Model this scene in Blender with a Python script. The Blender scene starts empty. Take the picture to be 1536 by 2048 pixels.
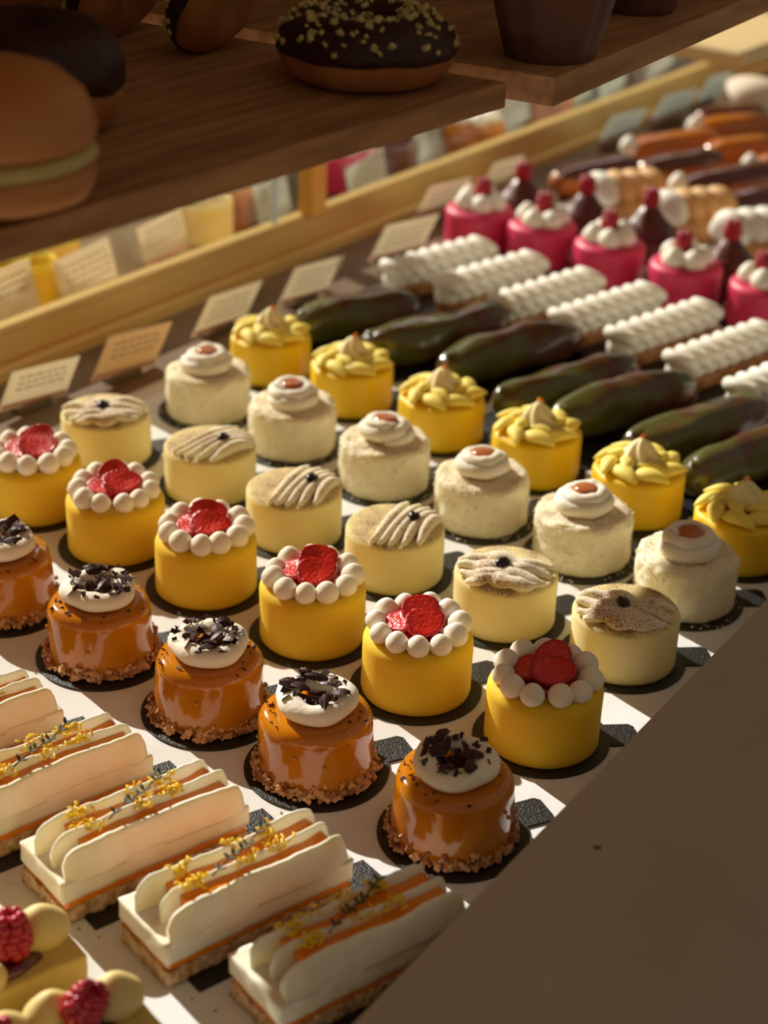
import bpy, bmesh, math, random
from math import sin, cos, pi, radians, sqrt, atan2
from mathutils import Vector, Matrix, noise

# ------------------------------------------------------------------ camera, world, sun
SC = bpy.context.scene
COL = SC.collection
F_PX = 3549.457
CX = Vector((0.99939223, 0.01620316, 0.03086455))
CY = Vector((-0.03485918, 0.46453493, 0.88486843))
CF = Vector((0.0, 0.88540655, -0.46481743))
CO = Vector((0.0, 0.0, 0.61378988))
cd = bpy.data.cameras.new('camera')
cam = bpy.data.objects.new('camera', cd)
COL.objects.link(cam)
cd.sensor_fit = 'VERTICAL'
cd.sensor_height = 24.0
cd.sensor_width = 18.0
cd.lens = 24.0 * F_PX / 2048.0
cd.clip_start = 0.01
cd.clip_end = 50
zc = CX.cross(CY).normalized()
yc = zc.cross(CX).normalized()
xc = CX.normalized()
cam.matrix_world = Matrix(((xc.x, yc.x, zc.x, CO.x), (xc.y, yc.y, zc.y, CO.y), (xc.z, yc.z, zc.z, CO.z), (0, 0, 0, 1)))
cd.dof.use_dof = True
cd.dof.focus_distance = 1.04
cd.dof.aperture_fstop = 4.0
SC.camera = cam

SC.view_settings.view_transform = 'Standard'
SC.view_settings.look = 'None'
SC.view_settings.gamma = 1.0
SC.view_settings.use_curve_mapping = False
SC.view_settings.exposure = 0.0

W = bpy.data.worlds.new('world')
SC.world = W
W.use_nodes = True
bg = W.node_tree.nodes['Background']
bg.inputs[0].default_value = (1.0, 0.82, 0.62, 1)
bg.inputs[1].default_value = 0.20

SUN_AZ = radians(-50.0)      # direction the light travels
SUN_EL = radians(30.0)
sl = bpy.data.lights.new('sun', 'SUN')
sl.energy = 6.2
sl.angle = radians(0.55)
sl.color = (1.0, 0.955, 0.87)
sun = bpy.data.objects.new('sun', sl)
COL.objects.link(sun)
sdir = Vector((cos(SUN_AZ) * cos(SUN_EL), sin(SUN_AZ) * cos(SUN_EL), -sin(SUN_EL)))
sun.rotation_euler = sdir.to_track_quat('-Z', 'Y').to_euler()
sun.location = -sdir * 5

AX = radians(57.0)            # direction the case runs
VV = Vector((cos(AX), sin(AX), 0))
NN = Vector((sin(AX), -cos(AX), 0))    # from the back of the case towards the customer side


def st(s, t, z=0.0):
    """point from case coordinates: s across (towards the ledge), t along"""
    return NN * s + VV * t + Vector((0, 0, z))


def at(px, py, z=0.0):
    """the point of the level z seen at a photograph position"""
    d = CX * (px - 768) + CY * (1024 - py) + CF * F_PX
    k = (z - CO.z) / d.z
    return CO + d * k


def base(px, pyb, r):
    """centre of a round base of radius r whose nearest point is seen at pyb"""
    p = at(px, pyb, 0)
    v = Vector((p.x, p.y, 0)).normalized()
    p = p + v * r
    return Vector((p.x, p.y, 0))


# ------------------------------------------------------------------ materials
def rgb(h):
    h = h.lstrip('#')
    c = [int(h[i:i + 2], 16) / 255 for i in (0, 2, 4)]
    return tuple(x / 12.92 if x <= 0.04045 else ((x + 0.055) / 1.055) ** 2.4 for x in c) + (1,)


MATS = {}


def mat(name, col, rough=0.6, sss=0.0, sscale=0.008, sscol=(1, 0.6, 0.3), coat=0.0, col2=None, nscale=60, nlo=0.4, nhi=0.6,
        bump=0.0, bscale=200, metal=0.0, spec=0.5, detail=3, bdist=0.001, stretch=None, bstretch=None):
    m = bpy.data.materials.new(name)
    m.use_nodes = True
    nt = m.node_tree
    b = nt.nodes['Principled BSDF']
    c = rgb(col) if isinstance(col, str) else col
    b.inputs['Base Color'].default_value = c
    b.inputs['Roughness'].default_value = rough
    b.inputs['Metallic'].default_value = metal
    b.inputs['Specular IOR Level'].default_value = spec
    if sss:
        b.inputs['Subsurface Weight'].default_value = sss
        b.inputs['Subsurface Scale'].default_value = sscale
        b.inputs['Subsurface Radius'].default_value = sscol
    if coat:
        b.inputs['Coat Weight'].default_value = coat
        b.inputs['Coat Roughness'].default_value = 0.04
    tc = nt.nodes.new('ShaderNodeTexCoord')

    def ntex(scale, st_):
        src = tc.outputs['Object']
        if st_:
            mp = nt.nodes.new('ShaderNodeMapping')
            mp.inputs['Scale'].default_value = st_
            nt.links.new(src, mp.inputs[0])
            src = mp.outputs[0]
        n = nt.nodes.new('ShaderNodeTexNoise')
        n.inputs['Scale'].default_value = scale
        n.inputs['Detail'].default_value = detail
        nt.links.new(src, n.inputs['Vector'])
        return n
    if col2 is not None:
        n = ntex(nscale, stretch)
        r = nt.nodes.new('ShaderNodeValToRGB')
        r.color_ramp.elements[0].position = nlo
        r.color_ramp.elements[0].color = c
        r.color_ramp.elements[1].position = nhi
        r.color_ramp.elements[1].color = rgb(col2)
        nt.links.new(n.outputs['Fac'], r.inputs[0])
        nt.links.new(r.outputs[0], b.inputs['Base Color'])
    if bump:
        n = ntex(bscale, bstretch)
        bp = nt.nodes.new('ShaderNodeBump')
        bp.inputs['Strength'].default_value = bump
        bp.inputs['Distance'].default_value = bdist
        nt.links.new(n.outputs['Fac'], bp.inputs['Height'])
        nt.links.new(bp.outputs[0], b.inputs['Normal'])
    MATS[name] = m
    return m


mat('paper', '#efefee', 0.75, bump=0.35, bscale=25, bdist=0.002, col2='#e6e5e2', nscale=12)
mat('stone', '#c9b9a4', 0.45)
mat('black_card', '#15130f', 0.42, bump=0.55, bscale=900, bdist=0.0012, spec=0.6)
mat('caramel_glaze', '#bf7006', 0.12, sss=0.3, sscale=0.008, sscol=(1, 0.5, 0.08), coat=0.5, bump=0.25, bscale=45, bdist=0.002, spec=0.45,
    col2='#d0860e', nscale=18)
mat('whipped_cream', '#f6ecd6', 0.65, sss=0.35, sscale=0.005, sscol=(1, 0.75, 0.5), bump=0.4, bscale=350, bdist=0.0008)
mat('yellow_velvet', '#f3c723', 0.8, sss=0.5, sscale=0.012, sscol=(1, 0.7, 0.12), bump=0.5, bscale=1600, bdist=0.0004)
mat('pale_velvet', '#f4e3a0', 0.85, sss=0.5, sscale=0.012, sscol=(1, 0.8, 0.35), bump=0.5, bscale=1500, bdist=0.0004)
mat('coconut', '#fbf3da', 0.85, sss=0.35, sscale=0.007, sscol=(1, 0.8, 0.45), bump=0.9, bscale=420, bdist=0.0018)
mat('golden_mousse', '#f5ca14', 0.5, sss=0.5, sscale=0.014, sscol=(1, 0.78, 0.06), bump=0.2, bscale=400, bdist=0.0006)
mat('peak_cream', '#f6e6ae', 0.6, sss=0.35, sscale=0.005, sscol=(1, 0.8, 0.4))
mat('yellow_cream', '#fbe268', 0.6, sss=0.35, sscale=0.006, sscol=(1, 0.75, 0.25), bump=0.25, bscale=300, bdist=0.0006)
mat('dark_chocolate', '#2e1412', 0.5, bump=0.2, bscale=500, bdist=0.0004, spec=0.35, col2='#431f1b', nscale=300)
mat('nut_crumb', '#e6b680', 0.6, col2='#a0602e', nscale=140, nlo=0.42, nhi=0.6)
mat('strawberry', '#d0120a', 0.32, sss=0.25, sscale=0.003, sscol=(1, 0.2, 0.1), coat=0.25, bump=0.8, bscale=420, bdist=0.0012)
mat('red_jelly', '#b80c08', 0.15, sss=0.3, sscale=0.003, coat=0.6)
mat('raspberry', '#b3082c', 0.3, sss=0.25, sscale=0.003, sscol=(1, 0.2, 0.2), coat=0.3)
mat('coffee_bean', '#1a0d09', 0.35)
mat('caramel_pool', '#b96a3a', 0.15, sss=0.2, sscale=0.003, coat=0.8)
mat('cut_cream', '#f6efd8', 0.6, sss=0.3, sscale=0.004, sscol=(1, 0.9, 0.7), bump=0.25, bscale=140, bdist=0.0008,
    col2='#efe5c4', nscale=40)
mat('orange_jelly', '#f08a10', 0.14, sss=0.35, sscale=0.006, sscol=(1, 0.4, 0.05), coat=0.5, bump=0.2, bscale=120, bdist=0.001)
mat('biscuit', '#e0bd90', 0.85, bump=1.0, bscale=330, bdist=0.0025, col2='#b98d5c', nscale=170)
mat('zest', '#ffd21c', 0.4, sss=0.3, sscale=0.003)
mat('thyme', '#45431f', 0.6)
mat('pistachio_glaze', '#565726', 0.24, coat=0.4, bump=0.35, bscale=50, bdist=0.004, col2='#5a3220', nscale=22, nlo=0.44, nhi=0.56)
mat('tart_shell', '#c08a50', 0.7, bump=0.5, bscale=250, bdist=0.001, col2='#9c6231', nscale=90)
mat('piped_white', '#fbf6e6', 0.55, sss=0.35, sscale=0.005, sscol=(1, 0.85, 0.6))
mat('pink_velvet', '#dc3562', 0.45, sss=0.3, sscale=0.007, sscol=(1, 0.25, 0.25), bump=0.15, bscale=300, bdist=0.0006)
mat('choc_velvet', '#5e302a', 0.4, bump=0.2, bscale=300, bdist=0.0008)
mat('choux', '#c47a1c', 0.45, sss=0.2, sscale=0.006, bump=0.5, bscale=120, bdist=0.002, col2='#a5540d', nscale=40)
mat('choc_glaze', '#5a2a1a', 0.2, coat=0.5, bump=0.15, bscale=80, bdist=0.001)
mat('orange_glaze', '#c06a14', 0.2, coat=0.6, bump=0.15, bscale=80, bdist=0.001)
mat('golden_cream', '#e0b070', 0.55, sss=0.3, sscale=0.006, bump=0.3, bscale=200, bdist=0.001)
mat('brass', '#e8c67c', 0.36, metal=0.3, bump=0.08, bscale=30, bdist=0.004, bstretch=(1, 0.15, 1))
mat('brass_post', '#dba646', 0.4, metal=0.3)
mat('price_card', '#ebe2cd', 0.6)
mat('price_card_tan', '#d8bd94', 0.6)
mat('price_card_grey', '#cfd6d2', 0.6)
mat('card_ink', '#8d7862', 0.7)
mat('card_red', '#d0a08c', 0.7)
mat('board_wood', '#c48f58', 0.6, col2='#a06c40', nscale=14, stretch=(1, 9, 1), nlo=0.35, nhi=0.65, bump=0.2, bscale=40, bstretch=(1, 10, 1))
mat('doughnut_dough', '#b67a42', 0.65, sss=0.15, sscale=0.008, col2='#a2622c', nscale=25, bump=0.15, bscale=90)
mat('bun_dough', '#b8692a', 0.5, col2='#c98444', nscale=14, sss=0.1, sscale=0.01)
mat('custard', '#cdb56c', 0.5, sss=0.3, sscale=0.008)
mat('muffin_paper', '#6e4636', 0.75, bump=0.4, bscale=60, bdist=0.002)
mat('steel', '#8d8272', 0.35, metal=0.7)
mat('tray_steel', '#6f5a48', 0.45, metal=0.2, col2='#8a745e', nscale=8, bump=0.1, bscale=60)
mat('beige_counter', '#cdb48a', 0.5, col2='#b59c72', nscale=6)
mat('dark_counter', '#3c342c', 0.5, col2='#57493c', nscale=9)
mat('pale_plank', '#d9bd84', 0.6)
mat('green_cream', '#e0cb84', 0.6, sss=0.35, sscale=0.006, sscol=(1, 0.8, 0.3), bump=0.25, bscale=200)
mat('tart_side', '#dcc06a', 0.7, sss=0.3, sscale=0.008)
mat('berry_jam', '#5a0c20', 0.2, coat=0.6)
mat('sugar_white', '#efe3d0', 0.8, sss=0.2, sscale=0.006)
mat('wall_paint', '#7d6a54', 0.9)


def cocoa_mat(name, basecol, cocoa, zmin, density_lo, density_hi, sss=0.4, side=0):
    """velvet with cocoa sieved over what faces up"""
    m = mat(name, basecol, 0.8, sss=sss, sscale=0.01, sscol=(1, 0.8, 0.35), bump=0.5, bscale=1500, bdist=0.0004)
    nt = m.node_tree
    b = nt.nodes['Principled BSDF']
    tc = nt.nodes.new('ShaderNodeTexCoord')
    n = nt.nodes.new('ShaderNodeTexNoise')
    n.inputs['Scale'].default_value = 1100
    n.inputs['Detail'].default_value = 2
    nt.links.new(tc.outputs['Object'], n.inputs['Vector'])
    big = nt.nodes.new('ShaderNodeTexNoise')
    big.inputs['Scale'].default_value = 45
    nt.links.new(tc.outputs['Object'], big.inputs['Vector'])
    add = nt.nodes.new('ShaderNodeMath')
    add.operation = 'MULTIPLY_ADD'
    add.inputs[1].default_value = 0.55
    nt.links.new(big.outputs['Fac'], add.inputs[0])
    nt.links.new(n.outputs['Fac'], add.inputs[2])
    rp = nt.nodes.new('ShaderNodeMapRange')
    rp.inputs['From Min'].default_value = density_lo
    rp.inputs['From Max'].default_value = density_hi
    nt.links.new(add.outputs[0], rp.inputs['Value'])
    # only above zmin (object space) : cocoa lies on the top
    sx = nt.nodes.new('ShaderNodeSeparateXYZ')
    nt.links.new(tc.outputs['Object'], sx.inputs[0])
    zr = nt.nodes.new('ShaderNodeMapRange')
    zr.inputs['From Min'].default_value = zmin
    zr.inputs['From Max'].default_value = zmin + 0.0025
    nt.links.new(sx.outputs['Z'], zr.inputs['Value'])
    mu = nt.nodes.new('ShaderNodeMath')
    mu.operation = 'MULTIPLY'
    nt.links.new(rp.outputs[0], mu.inputs[0])
    nt.links.new(zr.outputs[0], mu.inputs[1])
    mx = nt.nodes.new('ShaderNodeMix')
    mx.data_type = 'RGBA'
    mx.inputs['A'].default_value = rgb(basecol)
    mx.inputs['B'].default_value = rgb(cocoa)
    nt.links.new(mu.outputs[0], mx.inputs['Factor'])
    nt.links.new(mx.outputs['Result'], b.inputs['Base Color'])
    return m


cocoa_mat('cocoa_velvet', '#f4e3a0', '#7a3f2c', 0.0345, 0.70, 0.92)
cocoa_mat('cocoa_cream', '#f3e6c6', '#8a4a28', 0.0385, 0.77, 0.95)
cocoa_mat('dusted_coconut', '#f6ebc8', '#c08a55', 0.0345, 0.76, 1.05, sss=0.4)


# grain of the boards runs along the case
for n_ in MATS['board_wood'].node_tree.nodes:
    if n_.type == 'MAPPING':
        n_.vector_type = 'TEXTURE'
        n_.inputs['Rotation'].default_value = (0, 0, radians(54))
        n_.inputs['Scale'].default_value = (1.0, 0.12, 0.12)


def translucent(names, k):
    for nme in names:
        nt = MATS[nme].node_tree
        out = [n for n in nt.nodes if n.type == 'OUTPUT_MATERIAL'][0]
        b = nt.nodes['Principled BSDF']
        tr = nt.nodes.new('ShaderNodeBsdfTranslucent')
        tr.inputs[0].default_value = b.inputs['Base Color'].default_value
        mx = nt.nodes.new('ShaderNodeMixShader')
        mx.inputs[0].default_value = k
        nt.links.new(b.outputs[0], mx.inputs[1])
        nt.links.new(tr.outputs[0], mx.inputs[2])
        nt.links.new(mx.outputs[0], out.inputs[0])


translucent(['price_card', 'price_card_tan', 'price_card_grey'], 0.45)


def stone_mat():
    m = MATS['stone']
    nt = m.node_tree
    b = nt.nodes['Principled BSDF']
    tc = nt.nodes.new('ShaderNodeTexCoord')
    vo = nt.nodes.new('ShaderNodeTexVoronoi')
    vo.inputs['Scale'].default_value = 26
    nt.links.new(tc.outputs['Object'], vo.inputs['Vector'])
    n = nt.nodes.new('ShaderNodeTexNoise')
    n.inputs['Scale'].default_value = 9
    n.inputs['Detail'].default_value = 5
    nt.links.new(tc.outputs['Object'], n.inputs['Vector'])
    sep = nt.nodes.new('ShaderNodeSeparateColor')
    nt.links.new(vo.outputs['Color'], sep.inputs[0])
    # a speck only in few cells: radius from the cell colour
    r = nt.nodes.new('ShaderNodeMapRange')
    r.inputs['From Min'].default_value = 0.70
    r.inputs['From Max'].default_value = 1.0
    r.inputs['To Min'].default_value = 0.0
    r.inputs['To Max'].default_value = 0.11
    nt.links.new(sep.outputs[0], r.inputs['Value'])
    lt = nt.nodes.new('ShaderNodeMath')
    lt.operation = 'LESS_THAN'
    nt.links.new(vo.outputs['Distance'], lt.inputs[0])
    nt.links.new(r.outputs[0], lt.inputs[1])
    ra = nt.nodes.new('ShaderNodeValToRGB')
    ra.color_ramp.elements[0].color = rgb('#a99d8a')
    ra.color_ramp.elements[1].color = rgb('#bdb19f')
    nt.links.new(n.outputs['Fac'], ra.inputs[0])
    mx = nt.nodes.new('ShaderNodeMix')
    mx.data_type = 'RGBA'
    mx.inputs['B'].default_value = rgb('#6e5040')
    nt.links.new(lt.outputs[0], mx.inputs['Factor'])
    nt.links.new(ra.outputs[0], mx.inputs['A'])
    nt.links.new(mx.outputs['Result'], b.inputs['Base Color'])


stone_mat()


def glass_mat():
    m = bpy.data.materials.new('pane_glass')
    m.use_nodes = True
    nt = m.node_tree
    nt.nodes.clear()
    o = nt.nodes.new('ShaderNodeOutputMaterial')
    t = nt.nodes.new('ShaderNodeBsdfTransparent')
    t.inputs[0].default_value = (0.97, 0.96, 0.93, 1)
    g = nt.nodes.new('ShaderNodeBsdfGlossy')
    g.inputs['Roughness'].default_value = 0.02
    lw = nt.nodes.new('ShaderNodeLayerWeight')
    lw.inputs['Blend'].default_value = 0.5
    pw = nt.nodes.new('ShaderNodeMath')
    pw.operation = 'POWER'
    pw.inputs[1].default_value = 5.0
    nt.links.new(lw.outputs['Facing'], pw.inputs[0])
    fr = nt.nodes.new('ShaderNodeMath')
    fr.operation = 'MULTIPLY_ADD'
    fr.inputs[1].default_value = 0.6
    fr.inputs[2].default_value = 0.04
    nt.links.new(pw.outputs[0], fr.inputs[0])
    mx = nt.nodes.new('ShaderNodeMixShader')
    nt.links.new(fr.outputs[0], mx.inputs[0])
    nt.links.new(t.outputs[0], mx.inputs[1])
    nt.links.new(g.outputs[0], mx.inputs[2])
    nt.links.new(mx.outputs[0], o.inputs[0])
    MATS['pane_glass'] = m


glass_mat()


def straw_mat():
    m = MATS['strawberry']
    nt = m.node_tree
    b = nt.nodes['Principled BSDF']
    tc = nt.nodes.new('ShaderNodeTexCoord')
    sx = nt.nodes.new('ShaderNodeSeparateXYZ')
    uv = nt.nodes.new('ShaderNodeUVMap')
    nt.links.new(uv.outputs[0], sx.inputs[0])
    # veins: the uv runs radius / angle over the cut face
    mp = nt.nodes.new('ShaderNodeMapping')
    mp.inputs['Scale'].default_value = (1.6, 9.0, 1.0)
    nt.links.new(uv.outputs[0], mp.inputs[0])
    w = nt.nodes.new('ShaderNodeTexNoise')
    w.inputs['Scale'].default_value = 2.2
    w.inputs['Detail'].default_value = 2
    nt.links.new(mp.outputs[0], w.inputs['Vector'])
    ramp = nt.nodes.new('ShaderNodeValToRGB')
    ramp.color_ramp.elements[0].position = 0.48
    ramp.color_ramp.elements[0].color = rgb('#d2140a')
    ramp.color_ramp.elements[1].position = 0.66
    ramp.color_ramp.elements[1].color = rgb('#ea4a2e')
    nt.links.new(w.outputs['Fac'], ramp.inputs[0])
    edge = nt.nodes.new('ShaderNodeMapRange')
    edge.inputs['From Min'].default_value = 0.72
    edge.inputs['From Max'].default_value = 0.92
    nt.links.new(sx.outputs['X'], edge.inputs['Value'])
    mx = nt.nodes.new('ShaderNodeMix')
    mx.data_type = 'RGBA'
    mx.inputs['B'].default_value = rgb('#b80706')
    nt.links.new(edge.outputs[0], mx.inputs['Factor'])
    nt.links.new(ramp.outputs[0], mx.inputs['A'])
    nt.links.new(mx.outputs['Result'], b.inputs['Base Color'])


straw_mat()

# ------------------------------------------------------------------ mesh helpers


class MB:
    def __init__(self):
        self.v = []
        self.f = []
        self.smooth = []
        self.uv = {}

    def add(self, vs, fs, M=None, smooth=True):
        o = len(self.v)
        for p in vs:
            p = Vector(p)
            self.v.append(M @ p if M is not None else p)
        for f in fs:
            self.f.append([i + o for i in f])
            self.smooth.append(smooth)
        return o

    def grid(self, rows, closed=True, cap0=True, cap1=True, M=None, smooth=True):
        """rows of equal length rings"""
        n = len(rows[0])
        vs = [p for r in rows for p in r]
        fs = []
        m = n if closed else n - 1
        for i in range(len(rows) - 1):
            for j in range(m):
                k = (j + 1) % n
                fs.append([i * n + j, i * n + k, (i + 1) * n + k, (i + 1) * n + j])
        if closed and cap0:
            fs.append(list(range(n - 1, -1, -1)))
        if closed and cap1:
            o = (len(rows) - 1) * n
            fs.append([o + j for j in range(n)])
        return self.add(vs, fs, M, smooth)

    def lathe(self, prof, n=48, M=None, fr=None):
        rows = []
        for (r, z) in prof:
            ring = []
            for j in range(n):
                a = 2 * pi * j / n
                rr, zz = (r, z) if fr is None else fr(r, z, a)
                ring.append((rr * cos(a), rr * sin(a), zz))
            rows.append(ring)
        self.grid(rows, True, True, True, M)

    def box(self, sx, sy, sz, M=None, b=0.0):
        x, y, z = sx / 2, sy / 2, sz / 2
        if b <= 0:
            vs = [(-x, -y, -z), (x, -y, -z), (x, y, -z), (-x, y, -z), (-x, -y, z), (x, -y, z), (x, y, z), (-x, y, z)]
            fs = [[3, 2, 1, 0], [4, 5, 6, 7], [0, 1, 5, 4], [1, 2, 6, 5], [2, 3, 7, 6], [3, 0, 4, 7]]
            self.add(vs, fs, M, False)
            return
        rows = []
        for (zz, i) in ((-z, b), (-z + b, 0), (z - b, 0), (z, b)):
            xx, yy, c = x - i, y - i, b
            rows.append([(-xx + c, -yy, zz), (xx - c, -yy, zz), (xx, -yy + c, zz), (xx, yy - c, zz), (xx - c, yy, zz), (-xx + c, yy, zz), (-xx, yy - c, zz), (-xx, -yy + c, zz)])
        self.grid(rows, True, True, True, M, False)

    def tube(self, pts, rad, n=10, closed=False, M=None, flat=1.0, rfun=None, up=None):
        pts = [Vector(p) for p in pts]
        rows = []
        N = len(pts)
        for i, p in enumerate(pts):
            if closed:
                t = pts[(i + 1) % N] - pts[(i - 1) % N]
            else:
                t = pts[min(i + 1, N - 1)] - pts[max(i - 1, 0)]
            t.normalize()
            u = up if up is not None else Vector((0, 0, 1))
            s = t.cross(u)
            if s.length < 1e-5:
                s = t.cross(Vector((1, 0, 0)))
            s.normalize()
            w = s.cross(t)
            r = rad[i] if isinstance(rad, (list, tuple)) else rad
            ring = []
            for j in range(n):
                a = 2 * pi * j / n
                k = 1.0 if rfun is None else rfun(i, a)
                ring.append(p + s * (r * k * cos(a)) + w * (r * k * flat * sin(a)))
            rows.append(ring)
        if closed:
            rows.append(rows[0])
            self.grid(rows, True, False, False, M)
        else:
            self.grid(rows, True, True, True, M)

    def ball(self, r, M=None, n=16, m=10, fz=1.0, jit=0.0, ns=30, seed=0, pole=0.0):
        rows = []
        for i in range(m + 1):
            th = -pi / 2 + pi * i / m
            cr = max(cos(th), 0.02)
            z = sin(th)
            if pole and z > 0:
                z = z + pole * max(0, z - 0.6) ** 2 * 4
            ring = []
            for j in range(n):
                a = 2 * pi * j / n
                p = Vector((cr * cos(a), cr * sin(a), z * fz)) * r
                if jit:
                    p = p * (1 + jit * noise.noise(p * ns + Vector((seed, seed * 2.3, 0))))
                ring.append(p)
            rows.append(ring)
        self.grid(rows, True, True, True, M)

    def shard(self, rnd, c, sx, sy, sz, M0=None):
        """an irregular chip"""
        M = Matrix.Translation(c) @ Matrix.Rotation(rnd.uniform(0, 6.28), 4, 'Z') @ Matrix.Rotation(rnd.uniform(-0.9, 0.9), 4, 'X') @ Matrix.Rotation(rnd.uniform(-0.9, 0.9), 4, 'Y')
        if M0 is not None:
            M = M0 @ M
        j = lambda a: a * rnd.uniform(0.55, 1.0)
        vs = [(-j(sx), -j(sy), -sz), (j(sx), -j(sy), -sz), (j(sx), j(sy), -sz), (-j(sx), j(sy), -sz),
              (-j(sx), -j(sy), sz), (j(sx), -j(sy), sz), (j(sx), j(sy), sz), (-j(sx), j(sy), sz)]
        fs = [[3, 2, 1, 0], [4, 5, 6, 7], [0, 1, 5, 4], [1, 2, 6, 5], [2, 3, 7, 6], [3, 0, 4, 7]]
        self.add(vs, fs, M, False)

    def prism(self, poly, z0, z1, M=None):
        n = len(poly)
        vs = [(p[0], p[1], z0) for p in poly] + [(p[0], p[1], z1) for p in poly]
        fs = [list(range(n - 1, -1, -1)), list(range(n, 2 * n))] + [[i, (i + 1) % n, n + (i + 1) % n, n + i] for i in range(n)]
        self.add(vs, fs, M, False)

    def build(self, name, material, parent=None, loc=None):
        me = bpy.data.meshes.new(name)
        me.from_pydata([tuple(p) for p in self.v], [], self.f)
        me.polygons.foreach_set('use_smooth', self.smooth)
        me.materials.append(MATS[material])
        me.update()
        o = bpy.data.objects.new(name, me)
        COL.objects.link(o)
        if parent is not None:
            o.parent = parent
        if loc is not None:
            o.location = loc
        return o


def T(x, y, z=0):
    return Matrix.Translation((x, y, z))


def RZ(a):
    return Matrix.Rotation(a, 4, 'Z')


def RX(a):
    return Matrix.Rotation(a, 4, 'X')


def RY(a):
    return Matrix.Rotation(a, 4, 'Y')


def thing(name, label, cat, loc=(0, 0, 0), rz=0.0, group=None):
    o = bpy.data.objects.new(name, None)
    o.empty_display_size = 0.01
    COL.objects.link(o)
    o.location = loc
    o.rotation_euler = (0, 0, rz)
    o['label'] = label
    o['category'] = cat
    if group:
        o['group'] = group
    return o


def tag(o, label, cat, group=None):
    o['label'] = label
    o['category'] = cat
    if group:
        o['group'] = group
    return o


def struct(name, mb, m):
    o = mb.build(name, m)
    o['kind'] = 'structure'
    return o


# ------------------------------------------------------------------ the setting
mb = MB()
q = [st(-1.02, -1.0), st(-0.318, -1.0), st(-0.318, 3.2), st(-0.90, 3.2)]
mb.prism([(p.x, p.y) for p in q], -0.02, -0.0012)
struct('floor_case_tray', mb, 'paper')
mb = MB()
q = [st(-0.325, -1.0), st(0.9, -1.0), st(0.9, 3.2), st(-0.325, 3.2)]
mb.prism([(p.x, p.y) for p in q], -0.02, 0.05)
led = mb.build('stone_ledge', 'stone')
tag(led, 'wide pale speckled stone ledge in shade along the front of the case', 'counter ledge')

# rail direction
RA = radians(54.1)
RD = Vector((cos(RA), sin(RA), 0))
RN = Vector((sin(RA), -cos(RA), 0))
R0 = Vector((-0.332, 1.392, 0))


def rp(t, n, z=0):
    return R0 + RD * t + RN * n + Vector((0, 0, z))


def strip(mb, prof, t0, t1):
    rows = []
    for t in (t0, t1):
        rows.append([rp(t, n, z) for (n, z) in prof])
    mb.grid(rows, True, True, True, None, False)


rail = thing('brass_rail', 'long brass rail along the back edge of the pastry case', 'rail', R0)
mb = MB()
strip(mb, [(0.012, 0.0), (0.012, 0.010), (0.009, 0.0125), (0.001, 0.0125), (0.001, 0.0), ], -0.6, 2.2)
o = mb.build('lower_ridge', 'brass', rail)
o.location = -R0
mb = MB()
strip(mb, [(0.0, -0.001), (0.0, 0.036), (-0.002, 0.0385), (-0.012, 0.0385), (-0.014, 0.036), (-0.014, -0.001)], -0.6, 2.2)
o = mb.build('upper_face', 'brass', rail)
o.location = -R0
mb = MB()
strip(mb, [(-0.0145, 0.0386), (-0.0145, 0.0420), (-0.012, 0.0432), (-0.001, 0.0432), (0.001, 0.0415), (0.001, 0.0386)], -0.6, 2.2)
o = mb.build('top_bead', 'brass', rail)
o.location = -R0

mb = MB()
rows = []
for t_ in (-0.6, 2.2):
    rows.append([rp(t_, 0.0125, -0.0005), rp(t_, 0.105, -0.0005), rp(t_, 0.105, 0.0003), rp(t_, 0.0125, 0.0003)])
mb.grid(rows, True, True, True, None, False)
struct('trim_1', mb, 'tray_steel')

# posts on the rail
tp = (at(636, 432, 0.043) - R0).dot(RD)
tp2 = (at(1508, 130, 0.043) - R0).dot(RD)
for tt, lab in ((tp, 'square brass post rising from the rail below the hanging shelf'), (tp2, 'square brass post rising from the rail at the far right end')):
    mb = MB()
    M = Matrix.Translation(rp(tt, 0.0045, 0.2)) @ RZ(RA)
    mb.box(0.025, 0.018, 0.313, M, 0.002)
    tag(mb.build('brass_post', 'brass_post'), lab, 'post')

mb = MB()
a, b_ = rp(-0.6, -0.006), rp(2.2, -0.006)
c_, d_ = rp(2.2, -0.010), rp(-0.6, -0.010)
mb.prism([(a.x, a.y), (b_.x, b_.y), (c_.x, c_.y), (d_.x, d_.y)], 0.0436, 0.352)
struct('window_1', mb, 'pane_glass')
# bright metal edging strip of the sliding pane
mb = MB()
M = Matrix.Translation(rp((at(562, 455, 0.043) - R0).dot(RD), -0.002, 0.13)) @ RZ(RA)
mb.box(0.007, 0.004, 0.17, M, 0.0008)
tag(mb.build('edging_strip', 'price_card_grey'), 'pale upright edging strip of the glass pane left of the brass post', 'pane edging')

# back fascia above the glass, carried up unseen to block sun from the shelf
ZF = 0.366
SF = -0.3435 - 1.656 * ZF
mb = MB()
q = [st(SF, -1.3), st(SF + 0.016, -1.3), st(SF + 0.016, 3.0), st(SF, 3.0)]
mb.prism([(p.x, p.y) for p in q], ZF, 1.5)
struct('wall_back', mb, 'wall_paint')
mb = MB()
q = [st(SF + 0.02, -1.3), st(-0.44, -1.3), st(-0.44, 3.0), st(SF + 0.02, 3.0)]
mb.prism([(p.x, p.y) for p in q], 1.05, 1.07)
struct('ceiling_case', mb, 'board_wood')  # unseen roof, added to dim the light falling on the shelf

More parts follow.
